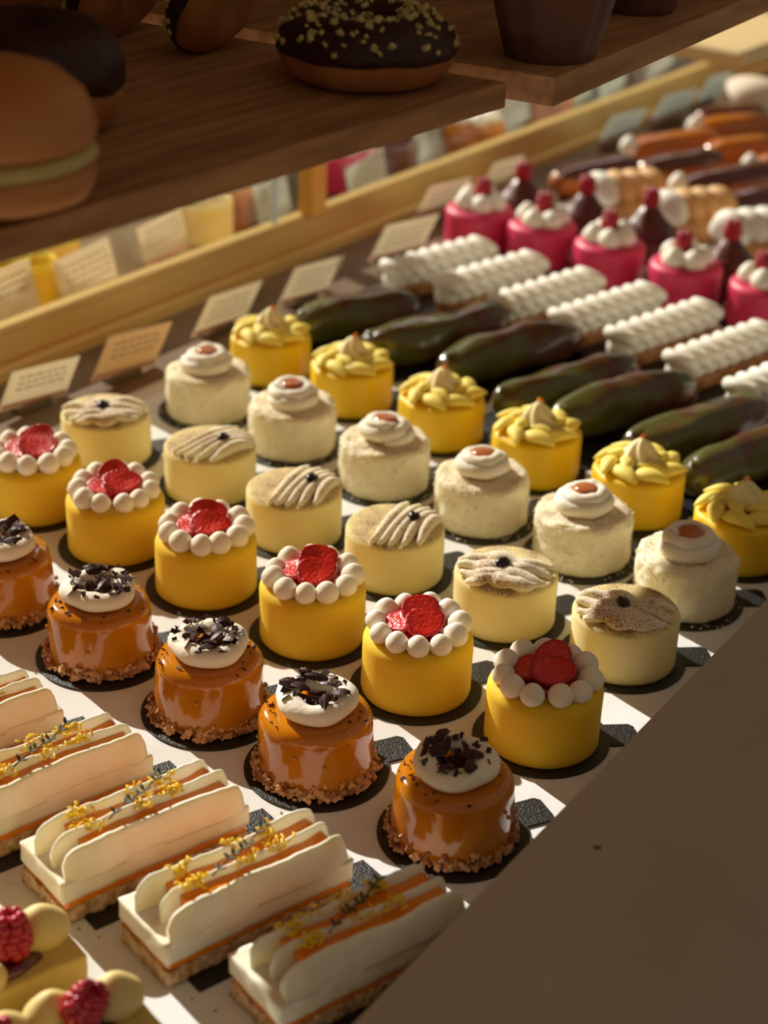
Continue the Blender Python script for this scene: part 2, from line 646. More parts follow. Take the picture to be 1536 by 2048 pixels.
# made-up counters beyond the glass, ground for the reflection stand-ins
mb = MB()
q = [rp(-0.6, -0.018), rp(tp, -0.018), rp(tp + 0.12, -0.80), rp(-0.6, -0.80)]
mb.prism([(p.x, p.y) for p in q], -0.03, -0.001)
struct('floor_beyond_left', mb, 'beige_counter')
mb = MB()
q = [rp(tp + 0.001, -0.018), rp(2.2, -0.018), rp(2.2, -0.80), rp(tp + 0.121, -0.80)]
mb.prism([(p.x, p.y) for p in q], -0.03, -0.001)
struct('floor_beyond_right', mb, 'dark_counter')

mb = MB()
q = [st(-1.90, -3.4), st(-1.90, 3.2), st(-1.93, 3.2), st(-1.93, -3.4)]
mb.prism([(p.x, p.y) for p in q], -0.03, 0.50)
struct('wall_far', mb, 'wall_paint')  # out-of-view blocker added to keep the sun off the far counter

# added fill lights without a real source, brightening the cards beyond the glass
for tm_, ln in ((-0.1, 0.7), (0.9, 1.1)):
    la = bpy.data.lights.new('counter_lamp', 'AREA')
    la.shape = 'RECTANGLE'
    la.size = ln
    la.size_y = 0.05
    la.energy = (0.6 if tm_ < 0 else 1.5) * ln
    la.color = (1.0, 0.95, 0.86) if tm_ < 0 else (0.92, 0.96, 1.0)
    lo = bpy.data.objects.new('counter_lamp', la)
    COL.objects.link(lo)
    lo.location = rp(tm_ + 0.2, -0.06, 0.42)
    d_l = (RN * -0.55 + Vector((0, 0, -1.0))).normalized()
    xa = RD
    za = -d_l
    ya = za.cross(xa)
    lo.rotation_euler = Matrix((xa, ya, za)).transposed().to_euler()

# ------------------------------------------------------------------ pastries
SIDE = 0.035


def body_prof(r, h, rb=0.006, taper=0.0, foot=0.0015):
    pr = [(0.0005, 0.0), (r * 0.6, 0.0), (r - foot, 0.0), (r - foot * 0.3, foot * 0.4), (r, foot * 1.3)]
    for k in range(1, 7):
        z = foot * 1.3 + (h - rb - foot * 1.3) * k / 6
        pr.append((r - taper * k / 6, z))
    rt = r - taper
    for k in range(1, 8):
        a = k / 7 * pi / 2
        pr.append((rt - rb + rb * cos(a), h - rb + rb * sin(a)))
    for k in (0.85, 0.7, 0.5, 0.3, 0.1, 0.005):
        pr.append(((rt - rb) * k, h + 0.0003 * (1 - k)))
    return pr


def wob(seed, amp, ns=60):
    def f(r, z, a):
        n = noise.noise(Vector((cos(a) * r, sin(a) * r, z)) * ns + Vector((seed * 3.1, seed, 0)))
        return r * (1 + 0 * n) + amp * n * min(1, r / 0.02), z + (amp * 0.6 * n if z > 0.01 else 0)
    return f


def cake_board(p, r, tabang, label, group, tab=True, z=0.0):
    mb = MB()
    if tab:
        poly = []
        a0 = 0.011 / r
        n = 56
        for k in range(n + 1):
            a = a0 + (2 * pi - 2 * a0) * k / n
            poly.append((r * cos(a), r * sin(a)))
        c = 0.003
        poly += [(r + 0.014, -0.011), (r + 0.014 + c, -0.011 + c), (r + 0.014 + c, 0.011 - c), (r + 0.014, 0.011)]
    else:
        poly = [(r * cos(2 * pi * k / 56), r * sin(2 * pi * k / 56)) for k in range(56)]
    mb.prism(poly, -0.0006, 0.0006)
    o = mb.build('cake_board', 'black_card', None, (p[0], p[1], z - 0.0005))
    o.rotation_euler = (0, 0, tabang)
    return tag(o, label, 'cake board', group)


def raspberry_mb(mb, M, r, seed):
    rnd = random.Random(seed)
    M = M or Matrix()
    mb.ball(r * 0.82, M, 12, 8, 1.1)
    rows = 6
    for i in range(rows):
        z = -0.85 + 1.75 * i / (rows - 1)
        rr = sqrt(max(0.0, 1 - (z * 0.8) ** 2)) * (0.92 if z > 0 else 0.98)
        n = max(3, int(10 * rr))
        for j in range(n):
            a = 2 * pi * (j + 0.5 * (i % 2)) / n + rnd.uniform(-0.1, 0.1)
            mb.ball(r * 0.30, M @ T(r * 0.74 * rr * cos(a), r * 0.74 * rr * sin(a), z * r * 0.95), 8, 6)


def caramel_cake(p, rz, label, seed):
    rnd = random.Random(seed)
    t = thing('caramel_cake', label, 'cake', p, rz, 'glazed caramel cakes in the nearest row')
    mb = MB()
    H = 0.0405
    mb.lathe(body_prof(0.0338, H, 0.0075, 0.0012), 72, None, wob(seed, 0.0012, 45))
    # glaze drops
    for k in range(5):
        a = rnd.uniform(0, 2 * pi)
        mb.ball(0.0013, T(0.0334 * cos(a), 0.0334 * sin(a), rnd.uniform(0.008, 0.028)), 8, 6)
    mb.build('glazed_body', 'caramel_glaze', t)
    mb = MB()
    for k in range(420):
        a = rnd.uniform(0, 2 * pi)
        z = abs(rnd.gauss(0, 0.0032))
        rr = 0.0338 + rnd.uniform(-0.0003, 0.0022) + max(0, 0.0022 - z * 0.7) * rnd.random()
        s = rnd.uniform(0.0009, 0.0025)
        mb.shard(rnd, (rr * cos(a), rr * sin(a), 0.0012 + z), s, s * 0.7, s * 0.5)
    o = mb.build('chopped_nuts', 'nut_crumb', t)
    o['kind'] = 'stuff'
    # piped ring, ends in an overlapping peak
    mb = MB()
    pts = []
    rad = []
    N = 44
    a0 = rnd.uniform(1.6, 2.6)
    for i in range(N + 1):
        f = i / N
        a = a0 + f * 2 * pi * 1.02
        R = 0.0168 + 0.0008 * sin(3 * a + seed) + (0.001 if f < 0.05 else 0)
        z = H + 0.0062 + 0.0006 * sin(2 * a + seed) + (0.0025 * max(0, (f - 0.88) / 0.12))
        pts.append((R * cos(a), R * sin(a), z))
        r = 0.0071 * (1 + 0.06 * sin(5 * a + seed * 2))
        if f < 0.06:
            r *= 0.55 + 0.45 * sqrt(f / 0.06)
        if f > 0.9:
            r *= 1 - 0.75 * ((f - 0.9) / 0.1) ** 1.5
        rad.append(r)
    mb.tube(pts, rad, 18, False, None, 0.82, lambda i, a: 1 + 0.03 * noise.noise(Vector((i * 0.5, a * 2, seed))))
    ringo = mb.build('cream_ring', 'whipped_cream', t)
    mb = MB()
    # shavings : thin curved flakes over the ring, into the hole, some on the glaze
    n = {11: 130, 12: 130, 13: 115, 14: 80, 15: 120}.get(seed, 110)
    for k in range(n):
        u = rnd.random()
        if u < 0.62:
            a = rnd.uniform(0, 2 * pi)
            R = rnd.uniform(0.004, 0.021)
            dz = sqrt(max(0, 1 - ((R - 0.0168) / 0.0071) ** 2)) * 0.0064 if abs(R - 0.0168) < 0.0071 else -0.003
            c = (R * cos(a), R * sin(a), H + 0.0066 + dz)
            s = rnd.uniform(0.0008, 0.0036) if k % 3 else rnd.uniform(0.002, 0.0046)
        elif u < 0.8:
            a = rnd.uniform(0, 2 * pi)
            R = rnd.uniform(0.0, 0.008)
            c = (R * cos(a), R * sin(a), H + rnd.uniform(0.001, 0.008))
            s = rnd.uniform(0.002, 0.0045)
        else:
            a = rnd.gauss(2.9, 0.9) + rnd.choice((0, 0, 3.1))
            R = rnd.uniform(0.024, 0.031)
            c = (R * cos(a), R * sin(a), H + (0.0006 if R < 0.028 else -0.0008))
            s = rnd.uniform(0.0008, 0.0020)
        mb.shard(rnd, c, s, s * rnd.uniform(0.35, 0.8), 0.00022)
    # a few long curls
    for k in range(7):
        a = rnd.uniform(0, 2 * pi)
        R = rnd.uniform(0.006, 0.017)
        M = T(R * cos(a), R * sin(a), H + 0.0135) @ RZ(rnd.uniform(0, 6.3)) @ RX(rnd.uniform(-0.6, 0.6)) @ RY(rnd.uniform(-0.4, 0.4))
        L = rnd.uniform(0.008, 0.015)
        wd = rnd.uniform(0.002, 0.0042)
        rows = []
        for i in range(7):
            x = -L / 2 + L * i / 6
            w2 = wd * (1 - 0.6 * abs(2 * i / 6 - 1) ** 2)
            zc_ = 0.0012 * cos(pi * x / L)
            rows.append([(x, -w2, zc_ - 0.0006), (x, 0, zc_ + 0.0003), (x, w2, zc_ - 0.0006), (x, w2, zc_ - 0.0002), (x, 0, zc_ + 0.0007), (x, -w2, zc_ - 0.0002)])
        mb.grid(rows, True, True, True, M, False)
    o = mb.build('chocolate_shavings', 'dark_chocolate', ringo)
    o['kind'] = 'stuff'
    return t


def strawberry_slice(parent, M, w, l, seed):
    """heart-shaped slice, rounded rim, uv = (radius, angle)"""
    n = 36
    rings = []
    uvs = []

    def out(a):
        r = 1 - 0.10 * cos(a) + 0.03 * sin(3 * a + seed)
        x, y = r * cos(a), r * sin(a)
        return Vector((x * w, y * l * (1 - 0.16 * x), 0))
    th = 0.0034
    prof = [(0.02, 0.0, -1), (0.6, 0, -1), (0.95, 0, -1), (1.0, 0.2, -0.7), (1.01, 0.5, 0), (1.0, 0.8, 0.7), (0.972, 1, 0.98), (0.85, 1, 0.86), (0.6, 1, 0.80), (0.3, 1, 0.72), (0.02, 1, 0.5)]
    mb = MB()
    rows = []
    for (k, q_, z) in prof:
        ring = []
        for j in range(n):
            a = 2 * pi * j / n
            v = out(a) * k
            v.z = z * th / 2 + 0.0012 * sin(v.x * 160 + seed) * k
            ring.append(v)
        rows.append(ring)
    mb.grid(rows, True, True, True, M)
    o = mb.build('strawberry_slice', 'strawberry', parent)
    me = o.data
    lay = me.uv_layers.new(name='UVMap')
    for poly in me.polygons:
        idx = list(poly.vertices)
        angs = [(v % n) / n for v in idx]
        wrap = max(angs) - min(angs) > 0.5
        for li, v, a in zip(poly.loop_indices, idx, angs):
            if wrap and a < 0.5:
                a += 1
            lay.data[li].uv = (prof[v // n][0], a * 3.0)
    return o


def strawberry_cake(p, rz, label, seed):
    rnd = random.Random(seed)
    t = thing('strawberry_cake', label, 'cake', p, rz, 'yellow strawberry cakes')
    H = 0.0405
    mb = MB()
    mb.lathe(body_prof(0.0345, H, 0.006, 0.0), 72, None, wob(seed, 0.0006, 40))
    mb.build('velvet_body', 'yellow_velvet', t)
    n = 11
    for k in range(n):
        a = 2 * pi * k / n + rnd.uniform(-0.05, 0.05)
        R = 0.0258 + rnd.uniform(-0.0008, 0.0006)
        mb = MB()
        r = 0.0076 * rnd.uniform(0.93, 1.07)
        mb.ball(r, T(0, 0, 0), 18, 12, 0.92, 0.05, 120, seed + k, 0.25)
        mb.build('cream_dollop', 'whipped_cream', t, (R * cos(a), R * sin(a), H + r * 0.62))
    mb = MB()
    mb.lathe([(0.0005, H), (0.019, H), (0.0165, H + 0.003), (0.010, H + 0.0055), (0.0005, H + 0.006)], 32)
    mb.build('red_jelly', 'red_jelly', t)
    # three overlapping slices; local frame turned with the cake
    for (x, y, z, a, tx, ty, w, l) in ((-0.0105, 0.000, 0.0082, 2.2, 0.12, -0.22, 0.0120, 0.0100), (0.0035, 0.0095, 0.0108, 0.9, 0.42, 0.12, 0.0138, 0.0112), (0.0045, -0.0065, 0.0112, 0.2, 0.34, 0.10, 0.0142, 0.0106)):
        M = T(x + rnd.uniform(-0.0012, 0.0012), y + rnd.uniform(-0.0012, 0.0012), H + z) @ RX(tx) @ RY(ty) @ RZ(a + rnd.uniform(-0.5, 0.5))
        strawberry_slice(t, M, w, l, seed)
    return t


def bean_mb(mb, M):
    rows = []
    n = 16
    m = 12
    for i in range(m + 1):
        th = -pi / 2 + pi * i / m
        ring = []
        for j in range(n):
            a = 2 * pi * j / n
            x, y, z = cos(th) * cos(a), cos(th) * sin(a), sin(th)
            # poles along local x for an even groove
            X, Y, Z = z * 0.0060, x * 0.0045, y * 0.0031
            if Z > 0:
                Z -= 0.0014 * math.exp(-(Y / 0.0007) ** 2)
            ring.append((X, Y, Z))
        rows.append(ring)
    mb.grid(rows, True, True, True, M)


def coffee_cake(p, rz, mode, label, seed):
    rnd = random.Random(seed)
    t = thing('coffee_cake', label, 'cake', p, rz, 'pale coffee cakes dusted with cocoa')
    H = 0.0372
    mb = MB()
    mb.lathe(body_prof(0.0345, H, 0.004, 0.0), 72, None, wob(seed, 0.0005, 40))
    mb.build('velvet_body', 'cocoa_velvet', t)
    # piped strokes cover the half y<0 .. local frame
    if mode == 'ridges':
        xs = [-0.004, 0.0035, 0.011, 0.018, 0.025]
        for k, x in enumerate(xs):
            mb = MB()
            half = sqrt(max(0.0001, 0.0325 ** 2 - x * x))
            y0, y1 = half * 0.92, -half * 0.98
            pts = []
            rad = []
            N = 16
            for i in range(N + 1):
                f = i / N
                y = y0 + (y1 - y0) * f
                pts.append((x + 0.0018 * sin(f * 3 + k) - (0.0035 * (f - 0.5)), y, H + 0.0012 + 0.0034 * sin(pi * min(1, f * 1.15))))
                rad.append(0.0047 * (sin(pi * min(0.97, max(0.04, f))) ** 0.35) * (1 - 0.25 * f))
            mb.tube(pts, rad, 12, False, None, 1.15, lambda i, a: 1 + 0.07 * cos(5 * a + i * 0.4))
            mb.build('cream_stroke', 'cocoa_cream', t)
        bm_ = (0.013, 0.002, H + 0.0088)
    else:
        ys = [0.004, -0.0055, -0.0150, -0.0225]
        for k, y in enumerate(ys):
            mb = MB()
            half = sqrt(max(0.0001, 0.0335 ** 2 - y * y))
            pts = []
            rad = []
            N = 26
            for i in range(N + 1):
                f = i / N
                x = -half * 0.97 + 2 * half * 0.94 * f
                pts.append((x, y + 0.0022 * sin(f * 9 + k * 2.1 + seed), H + 0.0014 + 0.0022 * sin(pi * f) + 0.0008 * sin(f * 17 + k)))
                rad.append(0.0064 * (sin(pi * min(0.97, max(0.03, f))) ** 0.4) * (1 + 0.16 * sin(f * 19 + k * 1.7)))
            mb.tube(pts, rad, 14, False, None, 0.72, lambda i, a: 1 + 0.08 * cos(4 * a + i * 0.7 + k))
            mb.build('cream_stroke', 'cocoa_cream', t)
        bm_ = (-0.002, -0.007, H + 0.0082)
    mb = MB()
    bean_mb(mb, RZ(rnd.uniform(0.8, 2.0)) @ RX(0.35))
    mb.build('coffee_bean', 'coffee_bean', t, bm_)
    return t


def coconut_cake(p, rz, label, seed):
    rnd = random.Random(seed)
    t = thing('coconut_cake', label, 'cake', p, rz, 'white coconut cakes')
    H = 0.0375
    mb = MB()

    def fr(r, z, a):
        v = Vector((cos(a) * r, sin(a) * r, z))
        n = noise.noise(v * 420 + Vector((seed, 0, 0))) * 0.0007 + noise.noise(v * 90 + Vector((0, seed, 0))) * 0.0016
        return r + n * min(1, r / 0.01), z + (n if z > 0.03 else 0)
    pr = body_prof(0.0342, H, 0.006)
    # refine the profile
    pr2 = []
    for (a, b) in zip(pr, pr[1:]):
        for k in range(3):
            pr2.append((a[0] + (b[0] - a[0]) * k / 3, a[1] + (b[1] - a[1]) * k / 3))
    pr2.append(pr[-1])
    mb.lathe(pr2, 110, None, fr)
    mb.build('coconut_body', 'dusted_coconut', t)
    mb = MB()
    for k in range(950):
        a = rnd.uniform(0, 2 * pi)
        if rnd.random() < 0.75:
            c = (0.0346 * cos(a), 0.0346 * sin(a), rnd.uniform(0.001, 0.035))
        else:
            R = rnd.uniform(0.020, 0.034)
            c = (R * cos(a), R * sin(a), H + 0.0003 - max(0, R - 0.029) * 0.7)
        s = rnd.uniform(0.0005, 0.0014)
        mb.shard(rnd, c, s, s * 0.45, 0.00015)
    for k in range(40):
        a = rnd.uniform(0, 2 * pi)
        R = rnd.uniform(0.036, 0.043)
        s = rnd.uniform(0.0005, 0.001)
        mb.shard(rnd, (R * cos(a), R * sin(a), 0.0008), s, s * 0.6, 0.0003)
    o = mb.build('coconut_flakes', 'coconut', t)
    o['kind'] = 'stuff'
    mb = MB()
    pts = []
    rad = []
    N = 84
    for i in range(N + 1):
        f = i / N
        a = f * 2 * pi * 2.15 + seed
        R = 0.0162 - 0.0066 * f
        pts.append((R * cos(a), R * sin(a), H + 0.0035 + 0.0112 * f))
        r = 0.0074 - 0.0026 * f
        if f < 0.08:
            r *= 0.4 + 0.6 * f / 0.08
        if f > 0.93:
            r *= 1 - 0.7 * (f - 0.93) / 0.07
        rad.append(r)
    mb.tube(pts, rad, 20, False, None, 0.9, lambda i, a: 1 + 0.10 * noise.noise(Vector((i * 0.5, a * 2, seed))) + 0.05 * sin(i * 0.9 + a))
    mb.lathe([(0.0005, H), (0.013, H), (0.012, H + 0.006), (0.0095, H + 0.0120), (0.0005, H + 0.0125)], 28)
    swo = mb.build('cream_swirl', 'whipped_cream', t)
    mb = MB()
    mb.lathe([(0.0005, H + 0.0105), (0.0085, H + 0.0110), (0.0094, H + 0.0140), (0.0088, H + 0.0168), (0.0062, H + 0.0178), (0.0005, H + 0.0182)], 32)
    mb.build('caramel_center', 'caramel_pool', swo)
    return t


def petal(mb, M, L, w, h):
    pts = []
    rad = []
    for i in range(9):
        f = i / 8
        pts.append((-L / 2 + L * f, 0.0016 * sin(f * 3), h * sin(pi * f) * 0.4))
        rad.append(w * (sin(pi * (0.06 + 0.9 * f)) ** 0.6) * (1.15 - 0.5 * f))
    mb.tube(pts, rad, 10, False, M, 0.62)


def flower_cake(p, rz, label, seed):
    rnd = random.Random(seed)
    t = thing('flower_cake', label, 'cake', p, rz, 'yellow flower topped cakes')
    H = 0.0365
    mb = MB()

    def fr(r, z, a):
        k = 1 + 0.014 * cos(9 * a)
        return r * k, z
    mb.lathe(body_prof(0.0345, H, 0.004), 90, None, fr)
    mb.build('mousse_body', 'golden_mousse', t)
    for k in range(8):
        a = 2 * pi * k / 8
        mb = MB()
        petal(mb, T(0.0255 * cos(a), 0.0255 * sin(a), H + 0.0022) @ RZ(a + 1.0 + rnd.uniform(-0.12, 0.12)) @ RX(0.3), 0.028, 0.0070, 0.006)
        mb.build('cream_petal', 'yellow_cream', t)
    for k in range(5):
        a = 2 * pi * k / 5 + 0.3
        mb = MB()
        petal(mb, T(0.0160 * cos(a), 0.0160 * sin(a), H + 0.0062) @ RZ(a + 0.8 + rnd.uniform(-0.15, 0.15)), 0.023, 0.0060, 0.005)
        mb.build('cream_petal', 'yellow_cream', t)
    mb = MB()

    def fr2(r, z, a):
        k = 1 + 0.16 * cos(6 * a + (z - H) * 260)
        return r * k, z
    pr = []
    for i in range(14):
        f = i / 13
        pr.append((0.0148 * (1 - f) ** 0.7 + 0.0006, H + 0.005 + 0.0185 * f))
    mb.lathe(pr, 48, None, fr2)
    pko = mb.build('cream_peak', 'peak_cream', t)
    mb = MB()
    mb.shard(rnd, (0.002, 0.001, H + 0.0235), 0.0026, 0.0018, 0.0014)
    mb.shard(rnd, (-0.004, -0.002, H + 0.0165), 0.0016, 0.0012, 0.0008)
    mb.build('candied_orange', 'orange_jelly', pko)
    return t


ORD = ['first', 'second', 'third', 'fourth', 'fifth', 'sixth', 'seventh', 'eighth']
# positions found for the round cakes (metres on the tray)
ROW_A = [(-0.252, 1.020), (-0.1776, 0.9623), (-0.1025, 0.9036), (-0.0350, 0.8483), (0.0436, 0.7915)]
ROW_B = [(-0.2570, 1.1600), (-0.1892, 1.1055), (-0.1198, 1.0515), (-0.0443, 0.9934), (0.0237, 0.9351), (0.0992, 0.8855)]
ROW_C = [(-0.2186, 1.2516), (-0.1321, 1.1996), (-0.0648, 1.1321), (0.0080, 1.0796), (0.0824, 1.0236), (0.1572, 0.9779)]
ROW_D = [(-0.1484, 1.3399), (-0.0754, 1.2793), (-0.0012, 1.2187), (0.0713, 1.1659), (0.1416, 1.1138), (0.2072, 1.0566)]
ROW_E = [base(x, y, SIDE)[:2] for x, y in ((541, 777), (702, 840), (878, 908), (1065, 983), (1265, 1063), (1468, 1155))]

LA = ['Shiny caramel cake cut by the left edge, chocolate flakes right of its cream',
      'Shiny caramel cake with a tall pile of broken chocolate standing on its cream ring',
      'Shiny caramel cake with a long chocolate curl leaning off the left of its cream ring',
      'Shiny caramel cake with an open cream ring, second nearest the stone ledge',
      'Shiny caramel cake in half shade nearest the ledge, cream ring thick with dark flakes']
LB = ['Yellow cake with strawberry slices cut by the left edge of the photo',
      'Yellow strawberry cake directly behind the caramel cake with the tallest chocolate pile',
      'Yellow strawberry cake right of the second one, three slices facing the viewer, third from left',
      'Yellow strawberry cake in the middle of its row, fourth from the left edge',
      'Sunlit yellow strawberry cake with the largest round slice, fifth from the left',
      'Shaded yellow strawberry cake nearest the stone ledge, dark red slices on top']
LC = ['Pale coffee cake farthest back in its row, in front of the tan price card',
      'Pale coffee cake with slanting cream ridges, second from the back left',
      'Pale coffee cake with a cocoa patch on the left, behind the third strawberry cake',
      'Pale coffee cake with upright cream ridges and bean, in the middle of the display',
      'Pale coffee cake with wide wavy cream bands and a bean standing upright, fifth in row',
      'Pale coffee cake beside the stone ledge, cream bands speckled with cocoa']
LD = ['White coconut cake farthest back left, cream swirl with caramel center, before the price cards',
      'White coconut cake second from the back left of its row, smooth cream swirl',
      'White coconut cake third from the back left, in front of two yellow flower cakes',
      'White coconut cake fourth in its row, thick rough flakes on the left side',
      'White coconut cake second nearest the stone ledge, peaked cream swirl',
      'White coconut cake nearest the ledge, in half shade, with the largest caramel pool']
LE = ['Yellow flower cake farthest back left, beside the first green eclair',
      'Yellow flower cake second from the back left with cream petals and pale peak',
      'Yellow flower cake third in its row, before the green eclairs',
      'Yellow flower cake fourth in its row, tall pale peak with orange piece',
      'Yellow flower cake fifth in its row, behind the two nearest coconut cakes',
      'Yellow flower cake cut by the right edge of the photo']
TAB = [0.44, 0.44, 0.44, 0.44, 0.44, 0.10]
for i, (x, y) in enumerate(ROW_A):
    caramel_cake((x, y, 0.0), 0.3, LA[i], 11 + i)
    cake_board((x + 0.001, y - 0.0015), 0.0425, 0.44, 'Black round card under the caramel cake that is %s from the left in its row' % ORD[i], 'round black cake boards')
for i, (x, y) in enumerate(ROW_B):
    strawberry_cake((x, y, 0), (0.2, 0.5, 0.1, 0.0, 0.15, -0.2)[i], LB[i], 31 + i)
    cake_board((x, y), 0.0415, TAB[i], 'Black round card under the strawberry cake that is %s from the left in its row' % ORD[i], 'round black cake boards')
for i, (x, y) in enumerate(ROW_C):
    md = 'ridges' if i in (1, 2, 3) else 'bands'
    rz = {0: 0.25, 1: -0.75, 2: -0.35, 3: -0.35, 4: -0.15, 5: -0.25}[i]
    coffee_cake((x, y, 0), rz, md, LC[i], 51 + i)
    cake_board((x, y), 0.0415, TAB[i], 'Black round card under the coffee cake that is %s from the left in its row' % ORD[i], 'round black cake boards')
for i, (x, y) in enumerate(ROW_D):
    coconut_cake((x, y, 0), 0.4 * i, LD[i], 71 + i)
    cake_board((x, y), 0.0415, TAB[i], 'Black round card under the coconut cake that is %s from the left in its row' % ORD[i], 'round black cake boards')
for i, (x, y) in enumerate(ROW_E):
    flower_cake((x, y, 0), 0.25 * i, LE[i], 91 + i)
    cake_board((x, y), 0.0405, TAB[i], 'Black round card under the flower cake that is %s from the left in its row' % ORD[i], 'round black cake boards')


# ------------------------------------------------------------------ layered cream bars
def bar_board(p, a, lx, ly, label, group):
    mb = MB()
    x, y, c = lx / 2, ly / 2, 0.001
    poly = [(-x, -y), (x, -y), (x, -0.010), (x + 0.012, -0.009), (x + 0.012, 0.009), (x, 0.010), (x, y), (-x, y)]
    mb.prism(poly, -0.0006, 0.0006)
    o = mb.build('cake_board', 'black_card', None, (p[0], p[1], -0.0005))
    o.rotation_euler = (0, 0, a)
    return tag(o, label, 'cake board', group)


def rough_box(mb, x0, x1, y0, y1, z0, z1, amp, ns, seed, nx=40, ny=12, nz=4, wx=0.0):
    """box whose faces are displaced by noise, all in one skin"""
    idx = {}
    vs = []
    fs = []

    def vid(i, j, k):
        if (i, j, k) not in idx:
            p = Vector((x0 + (x1 - x0) * i / nx, y0 + (y1 - y0) * j / ny, z0 + (z1 - z0) * k / nz))
            c = Vector(((x0 + x1) / 2, (y0 + y1) / 2, (z0 + z1) / 2))
            n = noise.noise_vector(p * ns + Vector((seed, seed, seed)))
            q_ = p + n * amp
            if k == 0:
                q_.z = z0
            idx[(i, j, k)] = len(vs)
            vs.append(q_)
        return idx[(i, j, k)]
    for i in range(nx):
        for j in range(ny):
            fs.append([vid(i, j, 0), vid(i, j + 1, 0), vid(i + 1, j + 1, 0), vid(i + 1, j, 0)])
            fs.append([vid(i, j, nz), vid(i + 1, j, nz), vid(i + 1, j + 1, nz), vid(i, j + 1, nz)])
    for i in range(nx):
        for k in range(nz):
            fs.append([vid(i, 0, k), vid(i + 1, 0, k), vid(i + 1, 0, k + 1), vid(i, 0, k + 1)])
            fs.append([vid(i, ny, k), vid(i, ny, k + 1), vid(i + 1, ny, k + 1), vid(i + 1, ny, k)])
    for j in range(ny):
        for k in range(nz):
            fs.append([vid(0, j, k), vid(0, j, k + 1), vid(0, j + 1, k + 1), vid(0, j + 1, k)])
            fs.append([vid(nx, j, k), vid(nx, j + 1, k), vid(nx, j + 1, k + 1), vid(nx, j, k + 1)])
    mb.add(vs, fs)


BL, BW = 0.113, 0.044


def cream_fin(parent, y, xa, xb, zb, zt, lean, seed, th=0.0019):
    mb = MB()
    rows = []
    N = 46
    M_ = 9
    for i in range(N + 1):
        f = i / N
        x = xa + (xb - xa) * f
        endk = min(1.0, f / 0.10, (1 - f) / 0.07)
        top = zt * (1 + 0.045 * noise.noise(Vector((x * 45, seed, 0))) + 0.018 * noise.noise(Vector((x * 220, seed, 3)))) - 0.0075 * (1 - sqrt(max(0.0, 1 - (1 - endk) ** 2)))
        front = []
        back = []
        for k in range(M_ + 1):
            g = k / M_
            z = zb + (top - zb) * g
            yy = y + lean * g * g + 0.0011 * noise.noise(Vector((x * 60, z * 60, seed))) + 0.0009 * sin(x * 70 + seed)
            tk = th * (1.2 - 0.75 * g) * (0.75 + 0.25 * endk)
            if k == M_:
                tk *= 0.6
            front.append((x, yy - tk, z))
            back.append((x, yy + tk, z))
        rows.append(front + back[::-1])
    mb.grid(rows, True, True, True)
    return mb.build('cream_fin', 'cut_cream', parent)


